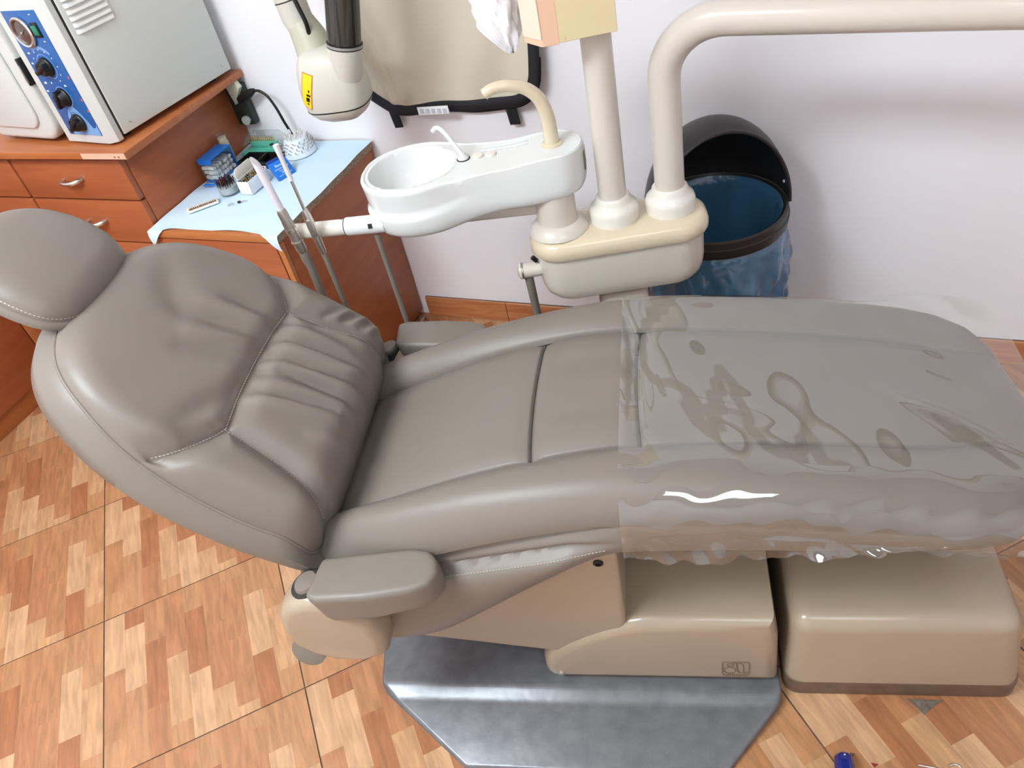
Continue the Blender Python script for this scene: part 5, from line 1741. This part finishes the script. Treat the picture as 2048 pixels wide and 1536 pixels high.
# teal instrument rack under a clear lid
t = empty('instrument_rack', (-1.725, 1.868, SZ), 0, 'teal rack of yellow files under an open clear lid', 'rack')
bbox('rack_base', -0.066, 0.070, -0.036, 0.036, 0.0, 0.012, M_TEAL, t, bev=0.003)
bbox('rack_bar', -0.055, 0.048, 0.006, 0.018, 0.012, 0.030, M_TEAL, t, bev=0.002)
bbox('rack_bar', 0.030, 0.066, -0.030, 0.004, 0.012, 0.026, M_TEAL, t, bev=0.002)
lathe('rack_knob', [(0.007, 0.0), (0.007, 0.003), (0.001, 0.004)], M_BLUEPL, t, n=14, loc=(0.056, -0.008, 0.026))
lathe('rack_knob', [(0.007, 0.0), (0.007, 0.003), (0.001, 0.004)], M_BLACK, t, n=14, loc=(0.040, -0.008, 0.026))
fm_ = None
for k in range(12):
    if fm_ is None:
        o = loft('yellow_file', lathe_data([(0.0012, 0.0), (0.0016, 0.002), (0.0016, 0.014), (0.0006, 0.016)], 8), M_GOLD, t, smooth=50); fm_ = o.data
    else:
        o = bpy.data.objects.new('yellow_file', fm_); COL.objects.link(o); o.parent = t
    o.location = (-0.048 + 0.0078 * k, 0.012, 0.029)
# open lid: clear shell tipped back
bm = bmesh.new()
P_ = [(-0.062, -0.034, 0.0), (0.068, -0.034, 0.0), (0.068, 0.034, 0.0), (-0.062, 0.034, 0.0), (-0.046, -0.020, 0.030), (0.052, -0.020, 0.030), (0.052, 0.022, 0.030), (-0.046, 0.022, 0.030)]
vv = [bm.verts.new(p) for p in P_]
for f in ((0, 1, 5, 4), (1, 2, 6, 5), (2, 3, 7, 6), (3, 0, 4, 7), (4, 5, 6, 7)):
    bm.faces.new([vv[i] for i in f])
lid = fin(bm, 'clear_lid', M_CLEAR, t, smooth=20, loc=(0.010, 0.0, 0.031))
multi_tube('lid_edges', [[P_[a], P_[b]] for a, b in ((0, 1), (1, 2), (2, 3), (3, 0), (4, 5), (5, 6), (6, 7), (7, 4), (0, 4), (1, 5), (2, 6), (3, 7))], 0.0009, M_CLEAR, lid)

# black two-compartment tray
t = empty('black_tray', (-1.682, 1.792, SZ), 0, 'black tray with two open compartments before the teal rack', 'tray')
bbox('tray_floor', -0.070, 0.070, -0.033, 0.033, 0.0, 0.003, M_BLACK, t, bev=0.001)
for (a, b, c, d) in ((-0.070, 0.070, -0.033, -0.0305), (-0.070, 0.070, 0.0305, 0.033), (-0.070, -0.0675, -0.033, 0.033), (0.0675, 0.070, -0.033, 0.033), (-0.004, 0.004, -0.033, 0.033)):
    bbox('tray_wall', a, b, c, d, 0.001, 0.021, M_BLACK, t, bev=0.001)

# ------------------------------------------------------------------ tools and scraps on the floor
t = empty('screwdriver', (0.0965, 0.735, 0.0175), math.radians(8), 'screwdriver with navy blue handle lying on the floor tiles', 'screwdriver')
hr = []
for d, r in ((0.0, 0.006), (0.002, 0.012), (0.007, 0.0160), (0.020, 0.0172), (0.050, 0.0168), (0.075, 0.0135), (0.085, 0.0125), (0.095, 0.0150), (0.100, 0.0140), (0.102, 0.004)):
    hr.append([(r * (1 + 0.05 * math.cos(6 * 2 * PI * k / 36)) * math.cos(2 * PI * k / 36), -d, r * (1 + 0.05 * math.cos(6 * 2 * PI * k / 36)) * math.sin(2 * PI * k / 36)) for k in range(36)])
loft('handle', hr, M_NAVY, t, smooth=50)
tube('shaft', [(0, -0.10, 0), (0, -0.22, -0.012)], 0.0032, M_CHROME, t, n=12)
lathe('handle_dot', [(0.0016, 0.0), (0.0012, 0.0008)], M_PRINT, t, n=10, loc=(0.0, -0.008, 0.0155))
tag(tube('hex_key', [(0.226, 0.7575, 0.0022), (0.262, 0.7605, 0.0022), (0.290, 0.757, 0.0022), (0.294, 0.745, 0.0022)], 0.0020, M_CHROME, None, n=8), 'straight ended metal hex key lying on the floor tiles', 'hex key')
tag(tube('metal_hook', [(p.x, p.y, 0.0022) for p in catmull([(0.2765, 0.7700, 0), (0.283, 0.7755, 0), (0.2905, 0.7765, 0), (0.2965, 0.7725, 0), (0.2975, 0.764, 0), (0.2975, 0.730, 0)], 5)], 0.0020, M_CHROME, None, n=8), 'bent metal hook lying on the floor by the hex key', 'hook')
tag(prism('wood_chip', [(0.108, 0.746), (0.117, 0.748), (0.114, 0.741)], 0.0003, 0.005, M_BROWN, bev=0.0006), 'tiny brown scrap beside the screwdriver handle', 'scrap')
tag(prism('red_scrap', [(0.146, 0.738), (0.158, 0.739), (0.152, 0.731)], 0.0003, 0.004, M_RED, bev=0.0006), 'tiny dark red scrap on the floor between screwdriver and hex key', 'scrap')
tag(prism('cement_patch', [(0.205, 0.885), (0.270, 0.900), (0.262, 0.893), (0.246, 0.874), (0.236, 0.860), (0.228, 0.868), (0.216, 0.878)], 0.0001, 0.0012, mat('grey_cement', (122, 112, 98), 0.95, vary=(60, (90, 82, 74), 1.0)), bev=0.0003), 'small grey cement patch in the tiles by the utility box', 'cement patch')
